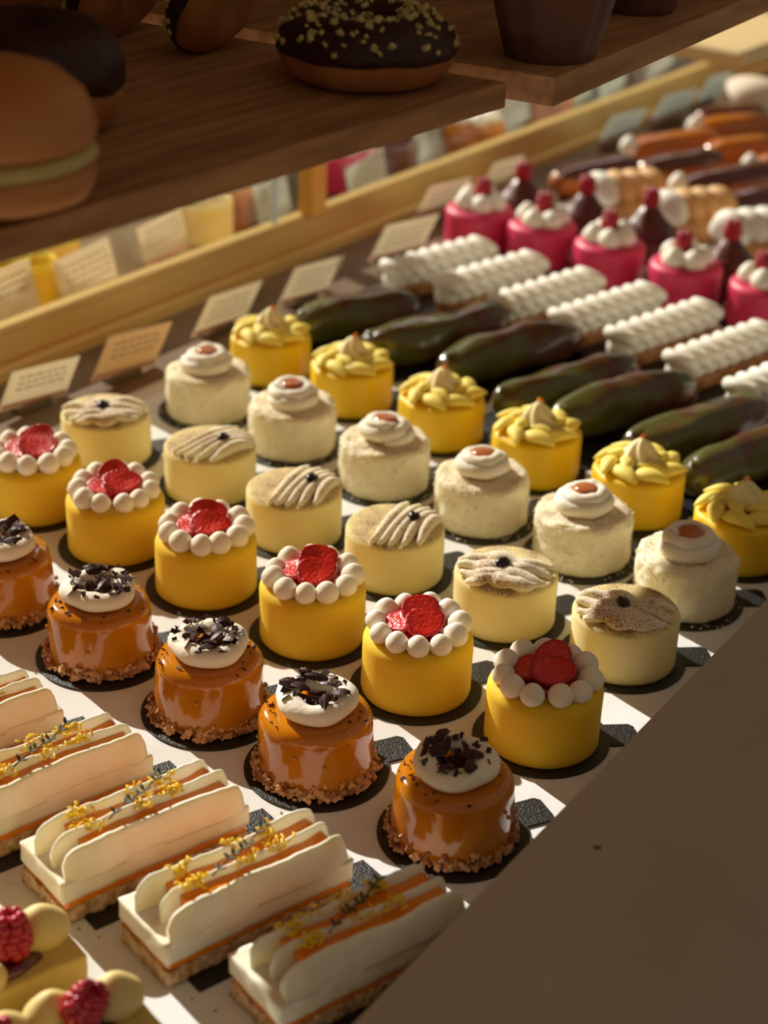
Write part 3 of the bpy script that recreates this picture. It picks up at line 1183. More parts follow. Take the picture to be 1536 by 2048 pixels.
def cream_bar(p, a, label, seed, sprig=True, zests=((-0.03, 3), (0.0, 2), (0.02, 3))):
    rnd = random.Random(seed)
    t = thing('cream_bar', label, 'cake', p, a, 'layered cream bars with orange jelly')
    x0, x1, y0, y1 = -BL / 2, BL / 2, -BW / 2, BW / 2
    mb = MB()
    rough_box(mb, x0, x1, y0, y1, 0, 0.0092, 0.0016, 260, seed, 70, 22, 5)
    mb.build('biscuit_base', 'biscuit', t)
    mb = MB()
    rough_box(mb, x0 + 0.001, x1 - 0.001, y0 + 0.0008, y1 - 0.0008, 0.0085, 0.0148, 0.0006, 90, seed + 1, 40, 12, 3)
    mb.build('caramel_layer', 'orange_jelly', t)
    mb = MB()
    rough_box(mb, x0 - 0.0005, x1 + 0.0005, y0 - 0.0003, y1 + 0.0003, 0.0142, 0.0262, 0.0007, 120, seed + 2, 60, 18, 5)
    mb.build('cream_layer', 'cut_cream', t)
    # jelly beds between the fins
    mb = MB()
    rough_box(mb, x0 + 0.018, x1 - 0.009, y0 + 0.0055, y1 - 0.009, 0.0255, 0.0382, 0.0008, 90, seed + 3, 40, 10, 3)
    mb.build('orange_jelly', 'orange_jelly', t)
    cream_fin(t, y0 + 0.0030, x0 + 0.003, x1 - 0.002, 0.0240, 0.0418, 0.0018, seed + 0.5, 0.0030)
    cream_fin(t, y0 + 0.0160, x0 + 0.001 + rnd.uniform(0, 0.006), x1 - 0.003, 0.0250, 0.0430, 0.0010, seed + 7.5, 0.0018)
    cream_fin(t, y0 + 0.0290, x0 + rnd.uniform(0, 0.004), x1 - rnd.uniform(0.002, 0.008), 0.0250, 0.0440, 0.0006, seed + 15.5, 0.0018)
    for (zx, n) in zests:
        mb = MB()
        for k in range(n * 14):
            M = T(zx + rnd.gauss(0, 0.0038), y0 + 0.0225 + rnd.choice((-1, 1)) * 0.0063 + rnd.gauss(0, 0.0018), 0.0410 + rnd.uniform(-0.001, 0.0035)) @ RZ(rnd.uniform(0, 6.3)) @ RX(rnd.uniform(-1, 1)) @ RY(rnd.uniform(-0.8, 0.8))
            pts = [(0.0019 * cos(q_ * 0.9), 0.0019 * sin(q_ * 0.9), 0.0006 * q_) for q_ in range(4)]
            mb.tube(pts, 0.00058, 5, False, M)
        mb.build('citrus_zest', 'zest', t)
    if sprig:
        mb = MB()
        s0 = Vector((-0.022, y0 + 0.010, 0.0455))
        s1 = Vector((0.018, y0 + 0.028, 0.0478))
        pts = []
        for i in range(11):
            f = i / 10
            q_ = s0.lerp(s1, f)
            pts.append(q_ + Vector((0.0012 * sin(f * 7), 0.0015 * sin(f * 5 + 1), 0.001 * sin(f * 6))))
        mb.tube(pts, 0.0005, 6)
        for i in (1, 3, 4, 6, 7, 9, 10):
            for s in (-1, 1):
                M = Matrix.Translation(pts[i]) @ RZ(0.42 + s * rnd.uniform(0.7, 1.3)) @ RY(-rnd.uniform(0.1, 0.6)) @ T(0.0022, 0, 0)
                mb.ball(0.0023, M @ Matrix.Diagonal((1, 0.45, 0.2, 1)), 8, 6)
        mb.build('thyme_sprig', 'thyme', t)
    return t


BA = radians(39)
BP = [at(470, 1640, 0.0), at(280, 1520, 0)]
# nearest lower corner (front left) of three bars and their pitch
c3 = at(130, 1852, 0)
c4 = at(335, 1976, 0)
step = (c4 - c3)
ex = Vector((cos(BA), sin(BA), 0))
ey = Vector((-sin(BA), cos(BA), 0))


def bar_centre(corner):
    return corner + ex * (BL / 2) + ey * (BW / 2)


LBAR = ['Cream bar peeking in at the left edge behind the other cream bars',
        'Cream bar at the left edge, orange jelly showing between its upright fins',
        'Cream bar with clumps of zest and small green sprig, cut by the left edge',
        'Whole sunlit cream bar with a long thyme sprig, left of the black tab card',
        'Cream bar with a sprig at its top right, front side in shade',
        'Fully shaded cream bar nearest the viewer at the bottom of the photo']
for k in range(-3, 3):
    cpt = c3 + step * k
    i = k + 3
    if k == 2:
        cpt = c4 + step * 0.98 + ex * 0.004
    p = bar_centre(cpt)
    cream_bar((p.x, p.y, 0), BA + (0, 0, 0.01, 0, 0.0, -0.03)[i], LBAR[i], 111 + i)
    b = p + ex * 0.012 - ey * 0.009
    bar_board((b.x, b.y), BA, 0.114, 0.048, 'Black card strip under the cream bar that is %s from the upper left' % ORD[i], 'black cards under the bars')


# ------------------------------------------------------------------ raspberry bars, bottom left
def raspberry_bar(p, a, label, seed):
    rnd = random.Random(seed)
    t = thing('raspberry_bar', label, 'cake', p, a, 'raspberry bars in the bottom left corner')
    L, Wd, H = 0.105, 0.040, 0.026
    mb = MB()
    rough_box(mb, -L / 2, L / 2, -Wd / 2, Wd / 2, 0, H, 0.0006, 80, seed, 40, 14, 8)
    mb.build('sponge_body', 'tart_side', t)
    mb = MB()
    mb.tube([(-0.045, -0.008, H + 0.001), (-0.01, -0.009, H + 0.002), (0.020, -0.008, H + 0.001), (0.034, -0.006, H)], [0.006, 0.007, 0.007, 0.004], 12, False, None, 0.6)
    mb.build('berry_jam', 'berry_jam', t)
    for (x, y, r) in ((0.040, 0.002, 0.0135), (0.012, 0.011, 0.012), (-0.012, 0.010, 0.0125), (-0.036, 0.009, 0.0125), (-0.030, -0.012, 0.0105), (0.004, -0.013, 0.0095)):
        mb = MB()
        mb.ball(r, RZ(rnd.uniform(-0.4, 0.4)) @ Matrix.Diagonal((1.1, 0.85, 0.85, 1)), 20, 14, 1.0, 0.05, 60, seed, 0.4)
        mb.build('cream_dome', 'green_cream', t, (x, y, H + r * 0.5))
    for (x, y, z) in ((0.022, -0.004, 0.017), (-0.022, 0.000, 0.016)):
        mb = MB()
        raspberry_mb(mb, RX(rnd.uniform(-0.5, 0.5)) @ RY(rnd.uniform(-0.4, 0.4)), 0.0105, seed)
        mb.build('raspberry', 'raspberry', t, (x, y, H + z))
    return t


rb1 = at(22, 1862, 0.045)
rb2 = at(170, 2003, 0.045)
for i, (q_, lab) in enumerate(((rb1, 'Raspberry bar cut by the left edge, one bright raspberry and green-yellow cream domes'), (rb2, 'Raspberry bar at the very bottom edge with dark jam and a shiny raspberry'))):
    p = q_ - ex * 0.022 + ey * 0.004
    raspberry_bar((p.x, p.y, 0), BA, lab, 131 + i)

# ------------------------------------------------------------------ green eclairs


def eclair_mb(L, w, h, seed, bend=0.05, lump=0.05, n=20, N=40):
    mb = MB()
    rows = []
    for i in range(N + 1):
        f = i / N
        x = -L / 2 + L * f
        e = abs(2 * f - 1)
        k = (1 - e ** 5.0) ** 0.5 if e < 1 else 0.03
        k = max(k, 0.04)
        yc_ = bend * (1 - (2 * f - 1) ** 2) * 0.3 * L
        ring = []
        for j in range(n):
            a = 2 * pi * j / n
            ca, sa = cos(a), sin(a)
            yy = w * k * (abs(ca) ** 0.85) * (1 if ca > 0 else -1)
            zz = h * k * (abs(sa) ** 0.85) * (1 if sa > 0 else -1)
            nz = 1 + lump * noise.noise(Vector((x * 26, ca * 1.2 + seed, sa * 1.2)))
            ring.append((x, yy * nz + yc_, max(0.0, h + zz * nz)))
        rows.append(ring)
    mb.grid(rows, True, True, True)
    return mb


def half_skin(src_L, w, h, seed, bend, z0, lift=0.0008, lump=0.05):
    """glaze lying over the upper side of an eclair"""
    mb = MB()
    rows = []
    N, n = 40, 16
    L = src_L * 0.97
    for i in range(N + 1):
        f = i / N
        x = -L / 2 + L * f
        e = abs(2 * f - 1)
        k = max((1 - e ** 5.0) ** 0.5 if e < 1 else 0.03, 0.04)
        yc_ = bend * (1 - (2 * f - 1) ** 2) * 0.3 * L
        outer, inner = [], []
        for j in range(n + 1):
            a = pi * (0.06 + 0.88 * j / n)
            ca, sa = cos(a), sin(a)
            nz = 1 + lump * noise.noise(Vector((x * 26, ca * 1.2 + seed, sa * 1.2)))
            yy = w * k * (abs(ca) ** 0.85) * (1 if ca > 0 else -1) * nz
            zz = h * k * (abs(sa) ** 0.85) * nz
            outer.append((x, yy * 1.03 + yc_, h + zz + lift * 1.6))
            inner.append((x, yy * 0.98 + yc_, h + zz - lift))
        rows.append(outer + inner[::-1])
    mb.grid(rows, True, True, True)
    return mb


def rect_board(p, a, lx, ly, label, group):
    mb = MB()
    mb.box(lx, ly, 0.0012, None, 0.0004)
    o = mb.build('cake_board', 'black_card', None, (p[0], p[1], -0.0004))
    o.rotation_euler = (0, 0, a)
    return tag(o, label, 'cake board', group)


GE = [(715, 632, 30), (872, 665, 33), (1022, 705, 36), (1132, 770, 36), (1250, 810, 36), (1395, 855, 36), (1515, 915, 36)]
for i, (px, py, an) in enumerate(GE):
    p = at(px, py, 0.020)
    a = radians(an)
    t = thing('green_eclair', 'Glossy dark green eclair with brown streaks, %s from the back left of its row' % ORD[i], 'eclair', (p.x, p.y, 0), a, 'dark green eclairs')
    mb = eclair_mb(0.158 if i else 0.13, 0.0185, 0.0195, i * 3.3, 0.12 * (-1) ** i, 0.24)
    mb.build('eclair_body', 'pistachio_glaze', t)
    mb = MB()
    mb.ball(0.006, T(-0.066 if i else -0.052, 0, 0.033) @ Matrix.Diagonal((1.3, 0.9, 0.35, 1)), 14, 8)
    mb.build('glaze_lump', 'pistachio_glaze', t)
    rect_board((p.x + 0.004, p.y - 0.006), a, 0.168, 0.062, 'Black card under the dark green eclair that is %s from the back left' % ORD[i], 'black cards under the green eclairs')

# ------------------------------------------------------------------ tart boats with piped cream
CE = [(880, 512), (983, 542), (1095, 577), (1217, 607), (1330, 642), (1448, 688), (1570, 742)]
src = None
for i, (px, py) in enumerate(CE):
    p = at(px, py, 0.030)
    a = radians(42)
    t = thing('cream_tartlet', 'Long tart boat piped with white cream loops, %s from the back left of its row' % ORD[i], 'tartlet', (p.x, p.y, 0), a, 'long tart boats with white cream')
    if src is None:
        mb = MB()
        rows = []
        N = 30
        L = 0.138
        for i2 in range(N + 1):
            f = i2 / N
            x = -L / 2 + L * f
            e = abs(2 * f - 1)
            k = max((1 - e ** 6) ** 0.5 if e < 1 else 0.05, 0.08)
            pts = [(-0.011, 0), (-0.0165, 0.013), (-0.0150, 0.014), (-0.012, 0.011), (0.012, 0.011), (0.0150, 0.014), (0.0165, 0.013), (0.011, 0)]
            rows.append([(x, yy * k, zz) for yy, zz in pts])
        mb.grid(rows, True, True, True, None, False)
        s1_ = mb.build('tart_shell', 'tart_shell', t)
        loops = []
        for k in range(8):
            x = -0.058 + 0.0166 * k
            mb = MB()
            pts = []
            N = 22
            for q_ in range(N):
                b2 = 2 * pi * q_ / N
                pts.append((x + 0.0085 * cos(b2), 0.0115 * sin(b2), 0.0245 + 0.0060 * sin(b2 * 0.5) - 0.0035 * cos(b2)))
            mb.tube(pts, 0.0062, 10, True)
            mb.ball(0.0125, T(x, 0, 0.0195), 14, 8)
            loops.append(mb.build('cream_loop', 'piped_white', t))
        src = (s1_, loops)
    else:
        for o in [src[0]] + src[1]:
            c = o.copy()
            COL.objects.link(c)
            c.parent = t
    rect_board((p.x, p.y), a, 0.158, 0.060, 'Black card under the white cream tart boat that is %s from the back left' % ORD[i], 'black cards under the tart boats')

# ------------------------------------------------------------------ pink cakes
PK = [(960, 412), (1086, 443), (1221, 480), (1373, 522), (1535, 562)]
protoP = None
for i, (px, py) in enumerate(PK):
    p = at(px, py, 0.042)
    t = thing('pink_cake', 'Bright pink round cake with white cream and a raspberry, %s from the back left' % ORD[i], 'cake', (p.x, p.y, 0), 0.5 * i, 'pink raspberry cakes')
    if protoP is None:
        parts = []
        mb = MB()
        mb.lathe(body_prof(0.0355, 0.042, 0.007), 56)
        parts.append(mb.build('pink_body', 'pink_velvet', t))
        for k, (x, y, r) in enumerate(((-0.015, -0.006, 0.0118), (0.001, -0.015, 0.0115), (0.016, -0.005, 0.0118), (0.010, 0.014, 0.0115), (-0.011, 0.013, 0.0118))):
            mb = MB()
            mb.ball(r, None, 14, 10, 0.85, 0.12, 90, k, 0.4)
            parts.append(mb.build('cream_dollop', 'piped_white', t, (x, y, 0.0465)))
        mb = MB()
        raspberry_mb(mb, None, 0.0092, 5)
        parts.append(mb.build('raspberry', 'raspberry', t, (0.003, 0.004, 0.0610)))
        protoP = parts
    else:
        for o in protoP:
            c = o.copy()
            COL.objects.link(c)
            c.parent = t
    cake_board((p.x, p.y), 0.041, 0.44, 'Black round card under the pink cake that is %s from the back left' % ORD[i], 'round black cards under pink cakes')

# ------------------------------------------------------------------ dark chocolate cakes
CK = [(1047, 343), (1175, 372), (1303, 397), (1466, 462)]
protoC = None
for i, (px, py) in enumerate(CK):
    p = at(px, py, 0.060)
    t = thing('chocolate_cake', 'Dark chocolate cake with raspberry on its cone peak, %s from the back left' % ORD[i], 'cake', (p.x, p.y, 0), 0.4 * i, 'dark chocolate raspberry cakes')
    if protoC is None:
        parts = []
        mb = MB()
        mb.lathe(body_prof(0.0345, 0.026, 0.009), 48)
        parts.append(mb.build('chocolate_body', 'choc_velvet', t))
        mb = MB()
        mb.tube([(0.022 * cos(q_ * 0.45) * (1 - q_ / 40), 0.022 * sin(q_ * 0.45) * (1 - q_ / 40), 0.028 + q_ * 0.0004) for q_ in range(16)], [0.004 + 0.0015 * sin(q_ / 15 * pi) for q_ in range(16)], 10)
        mb.lathe([(0.0005, 0.024), (0.0285, 0.024), (0.0270, 0.029), (0.0190, 0.037), (0.0125, 0.045), (0.0080, 0.052), (0.0005, 0.054)], 48, None, lambda r, z, a: (r * (1 + 0.07 * cos(7 * a + z * 200)), z))
        parts.append(mb.build('chocolate_peak', 'choc_velvet', t))
        mb = MB()
        raspberry_mb(mb, None, 0.0098, 8)
        parts.append(mb.build('raspberry', 'raspberry', t, (0, 0, 0.0605)))
        protoC = parts
    else:
        for o in protoC:
            c = o.copy()
            COL.objects.link(c)
            c.parent = t

# ------------------------------------------------------------------ golden piped cakes
GP = [(1248, 378, 'Golden piped cake with a white cream stripe behind the second chocolate cake'),
      (1385, 415, 'Golden piped cake with white tip between the third and fourth chocolate cakes'),
      (1512, 455, 'Golden piped cake with pale cream top at the right edge above the pink cakes')]
for i, (px, py, lab) in enumerate(GP):
    p = at(px, py, 0.03)
    t = thing('golden_cake', lab, 'cake', (p.x, p.y, 0), radians(20), 'golden piped cakes')
    for k in range(4):
        mb = MB()
        x = -0.030 + 0.020 * k
        pts = [(x - 0.006 + 0.014 * q_ / 8, 0.020 - 0.040 * q_ / 8, 0.020 + 0.016 * sin(pi * q_ / 8)) for q_ in range(9)]
        mb.tube(pts, [0.007, 0.010, 0.012, 0.013, 0.013, 0.013, 0.012, 0.010, 0.006], 14, False, None, 1.2)
        mb.build('piped_shell', 'piped_white' if k == 0 or (i == 2 and k < 3) else 'golden_cream', t)
    mb = MB()
    mb.lathe([(0.0005, 0), (0.034, 0), (0.036, 0.010), (0.030, 0.020), (0.0005, 0.022)], 32)
    mb.build('cake_base', 'golden_cream', t)

# ------------------------------------------------------------------ brown eclairs far right
BE = [  # px, py, angle, length, glaze, tip, label
    (1192, 338, 38, 0.135, 'choc_glaze', False, 'Chocolate glazed eclair lying leftmost among the brown eclairs, pale dough showing below'),
    (1350, 283, 30, 0.14, 'orange_glaze', True, 'Orange-brown eclair with a white cream end before the grey price cards'),
    (1362, 322, 33, 0.13, 'choc_glaze', False, 'Chocolate eclair lying across the middle of the brown eclairs'),
    (1460, 352, 34, 0.16, 'choc_glaze', True, 'Chocolate eclair with a white cream end right of the golden piped cakes'),
    (1490, 292, 26, 0.12, 'orange_glaze', False, 'Orange glazed eclair at the right edge in front of the whitest-tipped one'),
    (1475, 247, 25, 0.13, 'orange_glaze', True, 'Orange eclair with a white end, below the sugared white bun'),
    (1530, 392, 34, 0.14, 'choc_glaze', True, 'Chocolate eclair with white end, lowest at the right edge'),
    (1580, 322, 28, 0.12, 'orange_glaze', True, 'Orange eclair with white tip poking in at the right edge'),
    (1462, 228, 25, 0.11, 'choc_glaze', False, 'Pinkish brown glazed eclair directly under the sugared white bun')]
for i, (px, py, an, L, gz, tip, lab) in enumerate(BE):
    p = at(px, py, 0.025)
    t = thing('brown_eclair', lab, 'eclair', (p.x, p.y, 0), radians(an), 'brown glazed eclairs')
    mb = eclair_mb(L, 0.0195, 0.0175, i * 1.7, 0.0, 0.08)
    mb.build('choux_body', 'choux', t)
    mb = half_skin(L, 0.0195, 0.0175, i * 1.7, 0.0, 0.02)
    mb.build('glaze', gz, t)
    if tip:
        mb = MB()
        mb.ball(0.0115, T(-L / 2 + 0.002, 0, 0.026), 14, 10, 1.0, 0.08, 60, i, 0.4)
        mb.build('cream_end', 'piped_white', t)
p = at(1506, 190, 0.03)
t = thing('sugared_bun', 'White sugar-dusted round bun at the far right behind the eclairs', 'bun', (p.x, p.y, 0), 0)
mb = MB()
mb.lathe([(0.0005, 0), (0.034, 0), (0.046, 0.010), (0.048, 0.022), (0.042, 0.038), (0.028, 0.048), (0.012, 0.052), (0.0005, 0.053)], 40, None, wob(3, 0.002, 30))
mb.build('bun_body', 'sugar_white', t)


# ------------------------------------------------------------------ price cards
def price_card(p, a, w, h, lean, material, label, group, lines=True, roll=0.0, red=True):
    t = thing('price_card', label, 'price card', p, a, group)
    R = RX(lean) @ RY(roll)
    mb = MB()
    mb.box(w, 0.0014, h, T(0, 0, 0.0045) @ R @ T(0, 0, h / 2), 0.0004)
    cardo = mb.build('card', material, t)
    mb = MB()
    mb.box(w * 0.5, 0.012, 0.006, T(0, 0.001, 0.003), 0.0008)
    mb.build('card_foot', 'steel', t)
    if lines:
        rnd = random.Random(int(w * 1e5) + int(p[0] * 1e4))
        mb = MB()
        for k in range(4):
            z = h * (0.80 - 0.15 * k)
            x = -w * 0.36
            while x < w * 0.34:
                ww = rnd.uniform(0.05, 0.13) * w
                mb.box(ww, 0.0002, h * 0.035, T(0, 0, 0.0045) @ R @ T(x + ww / 2, -0.0009, z))
                x += ww + w * 0.03
            if k > 1 and rnd.random() < 0.4:
                break
        mb.build('small_print', 'card_ink', cardo)
        if red:
            mb = MB()
            mb.box(w * 0.96, 0.0002, h * 0.13, T(0, 0, 0.0045) @ R @ T(0, -0.0009, h * 0.10))
            mb.build('bottom_band', 'card_red', cardo)
    return t


PC = [((-5, 840), (133, 792), 0.043, 'price_card', 'Cream price card farthest left before the rail'),
      ((180, 780), (310, 733), 0.050, 'price_card_tan', 'Tan price card with two faint lines behind the first coffee cake'),
      ((380, 692), (490, 642), 0.046, 'price_card', 'Cream price card behind the farthest coconut cake'),
      ((552, 628), (655, 588), 0.046, 'price_card', 'Cream price card left of the first green eclair'),
      ((733, 540), (845, 500), 0.046, 'price_card', 'Pinkish cream price card behind the first white tart boat'),
      ((806, 452), (895, 420), 0.046, 'price_card', 'Price card left of the first pink cake'),
      ((918, 398), (985, 372), 0.046, 'price_card', 'Price card behind the first pink cake, below the rail'),
      ((1165, 305), (1250, 275), 0.046, 'price_card_grey', 'Greyish price card left of the orange eclairs'),
      ((1268, 262), (1345, 232), 0.046, 'price_card_grey', 'Greyish price card behind the orange-brown eclair with white end'),
      ((1340, 222), (1392, 202), 0.05, 'price_card_grey', 'Greyish price card farthest right beside the sugared bun')]
for i, (a_, b2, h, m, lab) in enumerate(PC):
    A, B = at(a_[0], a_[1], 0), at(b2[0], b2[1], 0)
    d = B - A
    mid = (A + B) / 2
    nn = (mid - R0).dot(RN)
    if nn < 0.032:
        mid = mid + RN * (0.032 - nn)
    price_card((mid.x, mid.y, 0), atan2(d.y, d.x) if i < 6 else RA, d.length, h, 0.42, m, lab, 'price cards along the rail', True, 0.10)

BC = [((130, 624), (240, 592), 0.047), ((290, 548), (380, 520), 0.044), ((-10, 665), (85, 640), 0.050), ((700, 415), (775, 385), 0.040), ((800, 365), (880, 330), 0.042),
      ((855, 335), (915, 312), 0.055), ((990, 290), (1060, 262), 0.055), ((1118, 240), (1180, 215), 0.052), ((1200, 208), (1252, 188), 0.052), ((1290, 172), (1345, 150), 0.052), ((520, 470), (585, 445), 0.06)]
BCL = ['White card behind the glass, lower left, above the rail', 'White card behind the glass with a reddish foot, below the hanging shelf',
       'Pale card behind the glass at the far left edge', 'Grey-blue card behind the glass beside the brass post', 'Low grey-blue card behind the glass, second right of the brass post',
       'Tall grey-blue card behind the glass just right of the low one', 'Grey-blue card behind the glass under the corner of the shelf', 'Grey-blue card behind the glass just right of the shelf corner',
       'Grey-blue card behind the glass, third from the far right', 'Grey-blue card behind the glass farthest right', 'Grey-blue card behind the glass left of the brass post']
for i, (a_, b2, h) in enumerate(BC):  # solid cards standing in for the price cards' reflection in the pane
    A, B = at(a_[0], a_[1] - 8, 0), at(b2[0], b2[1] - 8, 0)
    d = B - A
    mid = (A + B) / 2
    price_card((mid.x, mid.y, 0), atan2(d.y, d.x), d.length, h, -0.1, 'price_card' if i < 3 else 'price_card_grey', BCL[i], 'cards behind the glass', True, -0.16, i < 2)

# solid stand-ins beyond the glass for the display's reflected pastries (blurred)


def reflected_cake(p, r, h, m, name, label, topm=None, toph=0.012, group='pastries behind the glass'):
    t = thing(name, label, 'cake', p, 0, group)
    mb = MB()
    mb.lathe(body_prof(r, h, 0.006), 36)
    mb.build('cake_body', m, t)
    if topm:
        for k in range(5):
            a = 2 * pi * k / 5
            mb = MB()
            mb.ball(r * 0.32, None, 12, 8, 0.85, 0.1, 60, k, 0.3)
            mb.build('topping', topm, t, (r * 0.5 * cos(a), r * 0.5 * sin(a), h + r * 0.15))
    return t


FB = [(85, 545, 'golden_mousse', 'yellow_cream', 'yellow_cake', 'Blurred yellow cake behind the glass at the far left below the shelf'),
      (40, 600, 'golden_mousse', 'yellow_cream', 'yellow_cake', 'Blurred yellow cake behind the glass, half hidden by the leftmost card'),
      (395, 470, 'pale_velvet', 'piped_white', 'pale_cake', 'Blurred pale cake behind the glass under the middle of the shelf'),
      (455, 440, 'choux', 'piped_white', 'brown_cake', 'Blurred brown and white cake behind the glass left of the edging strip'),
      (690, 372, 'pink_velvet', 'piped_white', 'pink_cake', 'Blurred pink cake behind the glass beside the brass post'),
      (840, 296, 'choux', 'tart_shell', 'brown_cake', 'Blurred brown pastry between two cards behind the glass'),
      (945, 312, 'choux', 'piped_white', 'brown_cake', 'Blurred brown and cream pastry behind the glass below the shelf corner'),
      (1085, 240, 'choux', 'tart_shell', 'brown_cake', 'Blurred brown pastry behind the glass right of the shelf corner'),
      (1235, 160, 'choc_velvet', 'tart_shell', 'brown_cake', 'Blurred dark pastry behind the glass toward the far right'),
      (770, 350, 'choc_velvet', 'choc_velvet', 'brown_cake', 'Blurred dark pastry behind the glass second right of the brass post')]
for (px, py, m, tm, nm, lab) in FB:
    p = at(px, py, 0)
    reflected_cake((p.x, p.y, 0), 0.038, 0.042, m, nm, lab, tm)
p = at(1470, 95, 0.12)
mb = MB()
M = T(p.x, p.y, 0.11) @ RZ(RA)
mb.box(1.2, 0.11, 0.02, M @ T(0.58, 0.035, 0), 0.003)
tag(mb.build('pale_shelf', 'pale_plank'), 'pale wooden shelf plank in the far top right corner', 'shelf')

# ------------------------------------------------------------------ hanging shelf with doughnuts
ZS = 0.38
BT = 0.0135
a1 = radians(51.3)
e0 = Vector((0.057, 0.940, 0))
d1 = Vector((cos(a1), sin(a1), 0))
bdir = Vector((cos(radians(152)), sin(radians(152)), 0))


def back_to(pt, s=-0.9492):
    k = (s - pt.dot(NN)) / bdir.dot(NN)
    return pt + bdir * k


mb = MB()
f0 = e0 - d1 * 0.95
q = [f0, e0, back_to(e0), back_to(f0)]
mb.prism([(v.x, v.y) for v in q], ZS - BT, ZS)
o = mb.build('hanging_shelf', 'board_wood')
tag(o, 'dark wooden shelf board over the pastries carrying the nut doughnut and cream bun', 'shelf')
a2 = radians(58.4)
g0 = Vector((0.083, 0.949, 0)) + bdir * 0.0
d2 = Vector((cos(a2), sin(a2), 0))
g1 = g0 + d2 * 0.75
mb = MB()
q = [g0, g1, back_to(g1), back_to(g0)]
mb.prism([(v.x, v.y) for v in q], ZS - BT - 0.001, ZS + 0.001)
o = mb.build('hanging_shelf', 'board_wood')
tag(o, 'dark wooden shelf board at the top right carrying the paper-wrapped muffin', 'shelf')


def ring_doughnut(M, R, r, flat, glaze, label, cat='doughnut', nuts=True, seed=1, group='ring doughnuts on the hanging shelf', loc=(0, 0, 0)):
    t = thing('ring_doughnut', label, cat, loc, 0, group)
    rnd = random.Random(seed)
    mb = MB()
    rows = []
    N, n = 56, 28
    for i in range(N):
        a = 2 * pi * i / N
        ring = []
        for j in range(n):
            b2 = 2 * pi * j / n
            wv = 1 + 0.03 * noise.noise(Vector((cos(a) * 2, sin(a) * 2, seed + b2)))
            rr = R + r * cos(b2) * wv
            ring.append((rr * cos(a), rr * sin(a), r * flat * (1 + sin(b2) * wv)))
        rows.append(ring)
    rows.append(rows[0])
    mb.grid(rows, True, False, False, M)
    mb.build('dough_ring', 'doughnut_dough', t)
    mb = MB()
    rows = []
    for i in range(N):
        a = 2 * pi * i / N
        ring = []
        lo = 0.10 + 0.05 * sin(5 * a + seed) + 0.04 * sin(11 * a)
        for j in range(15):
            b2 = pi * (0.5 - (0.5 - 0) * 1) + 0
            b2 = (-lo * 0.5) + (pi + lo) * j / 14
            rr = R + (r * 1.045) * cos(b2)
            ring.append((rr * cos(a), rr * sin(a), r * flat * (1.02 + 1.05 * sin(b2))))
        for j in range(14, -1, -1):
            b2 = (-lo * 0.5) + (pi + lo) * j / 14
            rr = R + (r * 0.95) * cos(b2)
            ring.append((rr * cos(a), rr * sin(a), r * flat * (1.0 + 0.93 * sin(b2))))
        rows.append(ring)
    rows.append(rows[0])
    mb.grid(rows, True, False, False, M)
    glo = mb.build('chocolate_glaze', glaze, t)
    if nuts:
        mb = MB()
        for k in range(230):
            a = rnd.uniform(0, 2 * pi)
            b2 = rnd.uniform(0.15, pi - 0.15)
            rr = R + r * 1.06 * cos(b2)
            s = rnd.uniform(0.001, 0.0026)
            mb.shard(rnd, (rr * cos(a), rr * sin(a), r * flat * (1.04 + 1.06 * sin(b2))), s, s * 0.8, s * 0.5, M)
        o = mb.build('chopped_nuts', 'custard', glo)
        o['kind'] = 'stuff'
    return t


p = at(733, 112, ZS + 0.012)
ring_doughnut(None, 0.0275, 0.0195, 0.88, 'dark_chocolate', 'Ring doughnut with dark glaze and chopped nuts, whole, on the hanging shelf', nuts=True, seed=5, loc=(p.x, p.y, ZS))
# smooth chocolate doughnut at the left
p = at(50, 190, ZS + 0.015)
t = thing('chocolate_doughnut', 'Smooth dark chocolate covered doughnut cut by the left edge, behind the cream bun', 'doughnut', (p.x, p.y, ZS), 0)
mb = MB()
mb.lathe([(0.0005, 0.0000), (0.030, 0.0000), (0.041, 0.0050), (0.0455, 0.0150), (0.0455, 0.0213), (0.042, 0.0275), (0.0005, 0.0275)], 60, None, wob(2, 0.0012, 50))
mb.build('dough_base', 'doughnut_dough', t)
mb = MB()
mb.lathe([(0.020, 0.0219), (0.044, 0.0206), (0.0468, 0.0219), (0.0465, 0.0325), (0.042, 0.0425), (0.034, 0.0488), (0.024, 0.0513), (0.014, 0.0488), (0.006, 0.0425), (0.0005, 0.0400)], 72, None,
         lambda r, z, a: (r * (1 + 0.012 * sin(7 * a) + 0.008 * sin(13 * a + 1)), z + (0.0016 * sin(6 * a) if z < 0.025 else 0)))
mb.build('chocolate_coat', 'dark_chocolate', t)
# cream bun
p = at(-8, 400, ZS + 0.0)
t = thing('cream_bun', 'Split golden bun with custard filling at the left edge of the hanging shelf', 'bun', (p.x, p.y, ZS), 0)
mb = MB()
mb.lathe([(0.0005, 0.0), (0.028, 0.0), (0.040, 0.005), (0.0435, 0.012), (0.042, 0.018), (0.0005, 0.018)], 56, None, wob(4, 0.0015, 40))
mb.build('bun_bottom', 'bun_dough', t)
mb = MB()
mb.lathe([(0.0005, 0.016), (0.038, 0.0165), (0.0425, 0.020), (0.0415, 0.0245), (0.0005, 0.025)], 56, None, wob(6, 0.0025, 60))
mb.build('custard_filling', 'custard', t)
mb = MB()
mb.lathe([(0.0005, 0.0235), (0.036, 0.024), (0.043, 0.028), (0.0435, 0.034), (0.039, 0.045), (0.030, 0.053), (0.016, 0.058), (0.0005, 0.0595)], 56, None, wob(8, 0.0015, 30))
mb.build('bun_top', 'bun_dough', t)
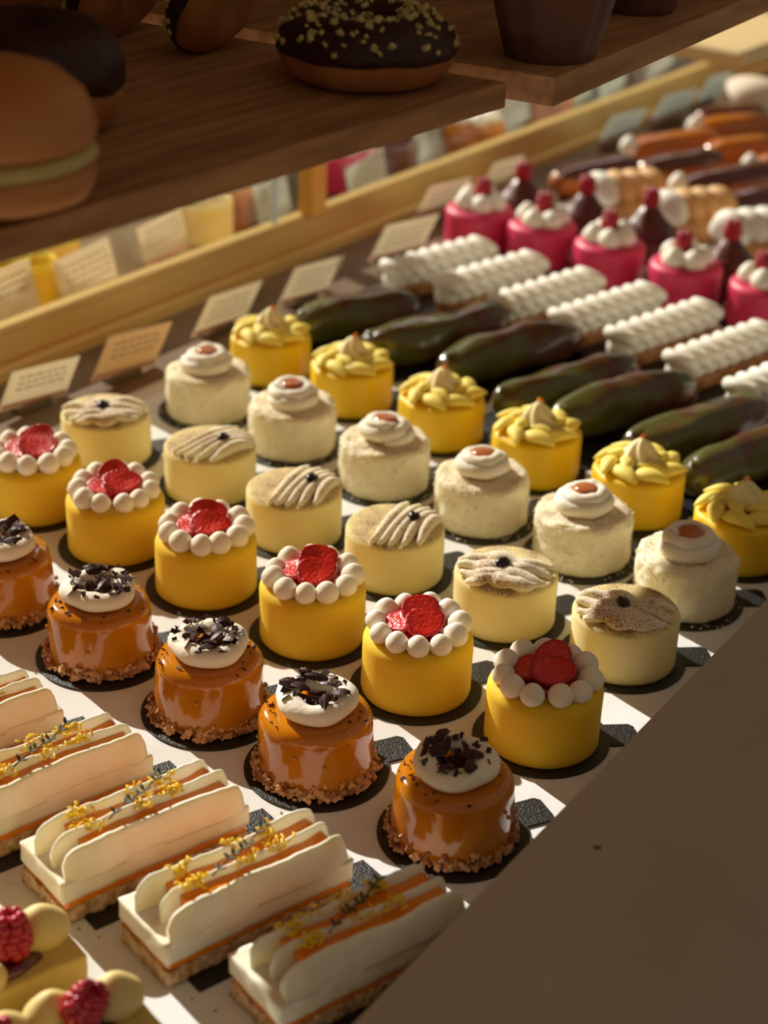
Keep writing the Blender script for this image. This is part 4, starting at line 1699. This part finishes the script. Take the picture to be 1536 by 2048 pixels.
# doughnuts leaning at the back
for (px, py, lab, sd, an) in ((460, 60, 'Nut-topped doughnut leaning on its edge left of the whole nut doughnut', 3, 0.5),
                              (262, 35, 'Nut-topped doughnut leaning on its edge, second left of the whole one', 4, 0.5),
                              (110, 5, 'Doughnut leaning on its edge at the top, behind the smooth chocolate one', 6, 0.4)):
    p = at(px, py, ZS + 0.012)
    M = RZ(an - 0.9) @ T(0, 0, 0.0355) @ RY(-1.05) @ T(0, 0, -0.012)
    ring_doughnut(M, 0.0255, 0.0170, 0.85, 'dark_chocolate', lab, nuts=True, seed=sd, group='doughnuts leaning at the back of the shelf', loc=(p.x, p.y, ZS))


# muffin
def muffin(p, label, s=1.0):
    t = thing('wrapped_muffin', label, 'muffin', p, 0.4, 'muffins in brown paper')
    mb = MB()

    def fr(r, z, a):
        k = 1 + (0.03 + 1.2 * z) * (0.35 * sin(8 * a) + 0.3 * sin(13 * a + 1)) * (1 if r > 0.01 else 0)
        return r * k, z + (0.006 * sin(4 * a) if z > 0.05 * s else 0)
    mb.lathe([(0.0005, 0), (0.024 * s, 0), (0.0255 * s, 0.001), (0.0305 * s, 0.02 * s), (0.0365 * s, 0.045 * s), (0.041 * s, 0.068 * s), (0.039 * s, 0.068 * s), (0.034 * s, 0.045 * s), (0.0005, 0.042 * s)], 80, None, fr)
    mb.build('paper_wrap', 'muffin_paper', t)
    mb = MB()
    mb.ball(0.032 * s, T(0, 0, 0.050 * s), 24, 14, 0.8, 0.1, 60, 2)
    mb.build('muffin_top', 'choc_velvet', t)
    return t


p = at(1098, 110, ZS + 0.001)
muffin((p.x, p.y, ZS + 0.0012), 'Muffin in crinkled dark brown paper at the corner of the right shelf board')
p = at(1275, 18, ZS + 0.001)
muffin((p.x, p.y, ZS + 0.0012), 'Dark wrapped muffin farther back, cut by the top edge of the photo', 0.9)

# crumbs on paper
rnd = random.Random(77)
mb = MB()
for k in range(60):
    x, y = rnd.uniform(0, 620), rnd.uniform(1480, 2040)
    p = at(x, y, 0)
    s = rnd.uniform(0.0004, 0.0010)
    mb.shard(rnd, (p.x, p.y, 0.0001 - 0.0008), s, s * 0.7, s * 0.5)
o = mb.build('loose_crumbs', 'nut_crumb')
tag(o, 'fine crumbs scattered on the white tray paper around the bars', 'crumbs')
o['kind'] = 'stuff'
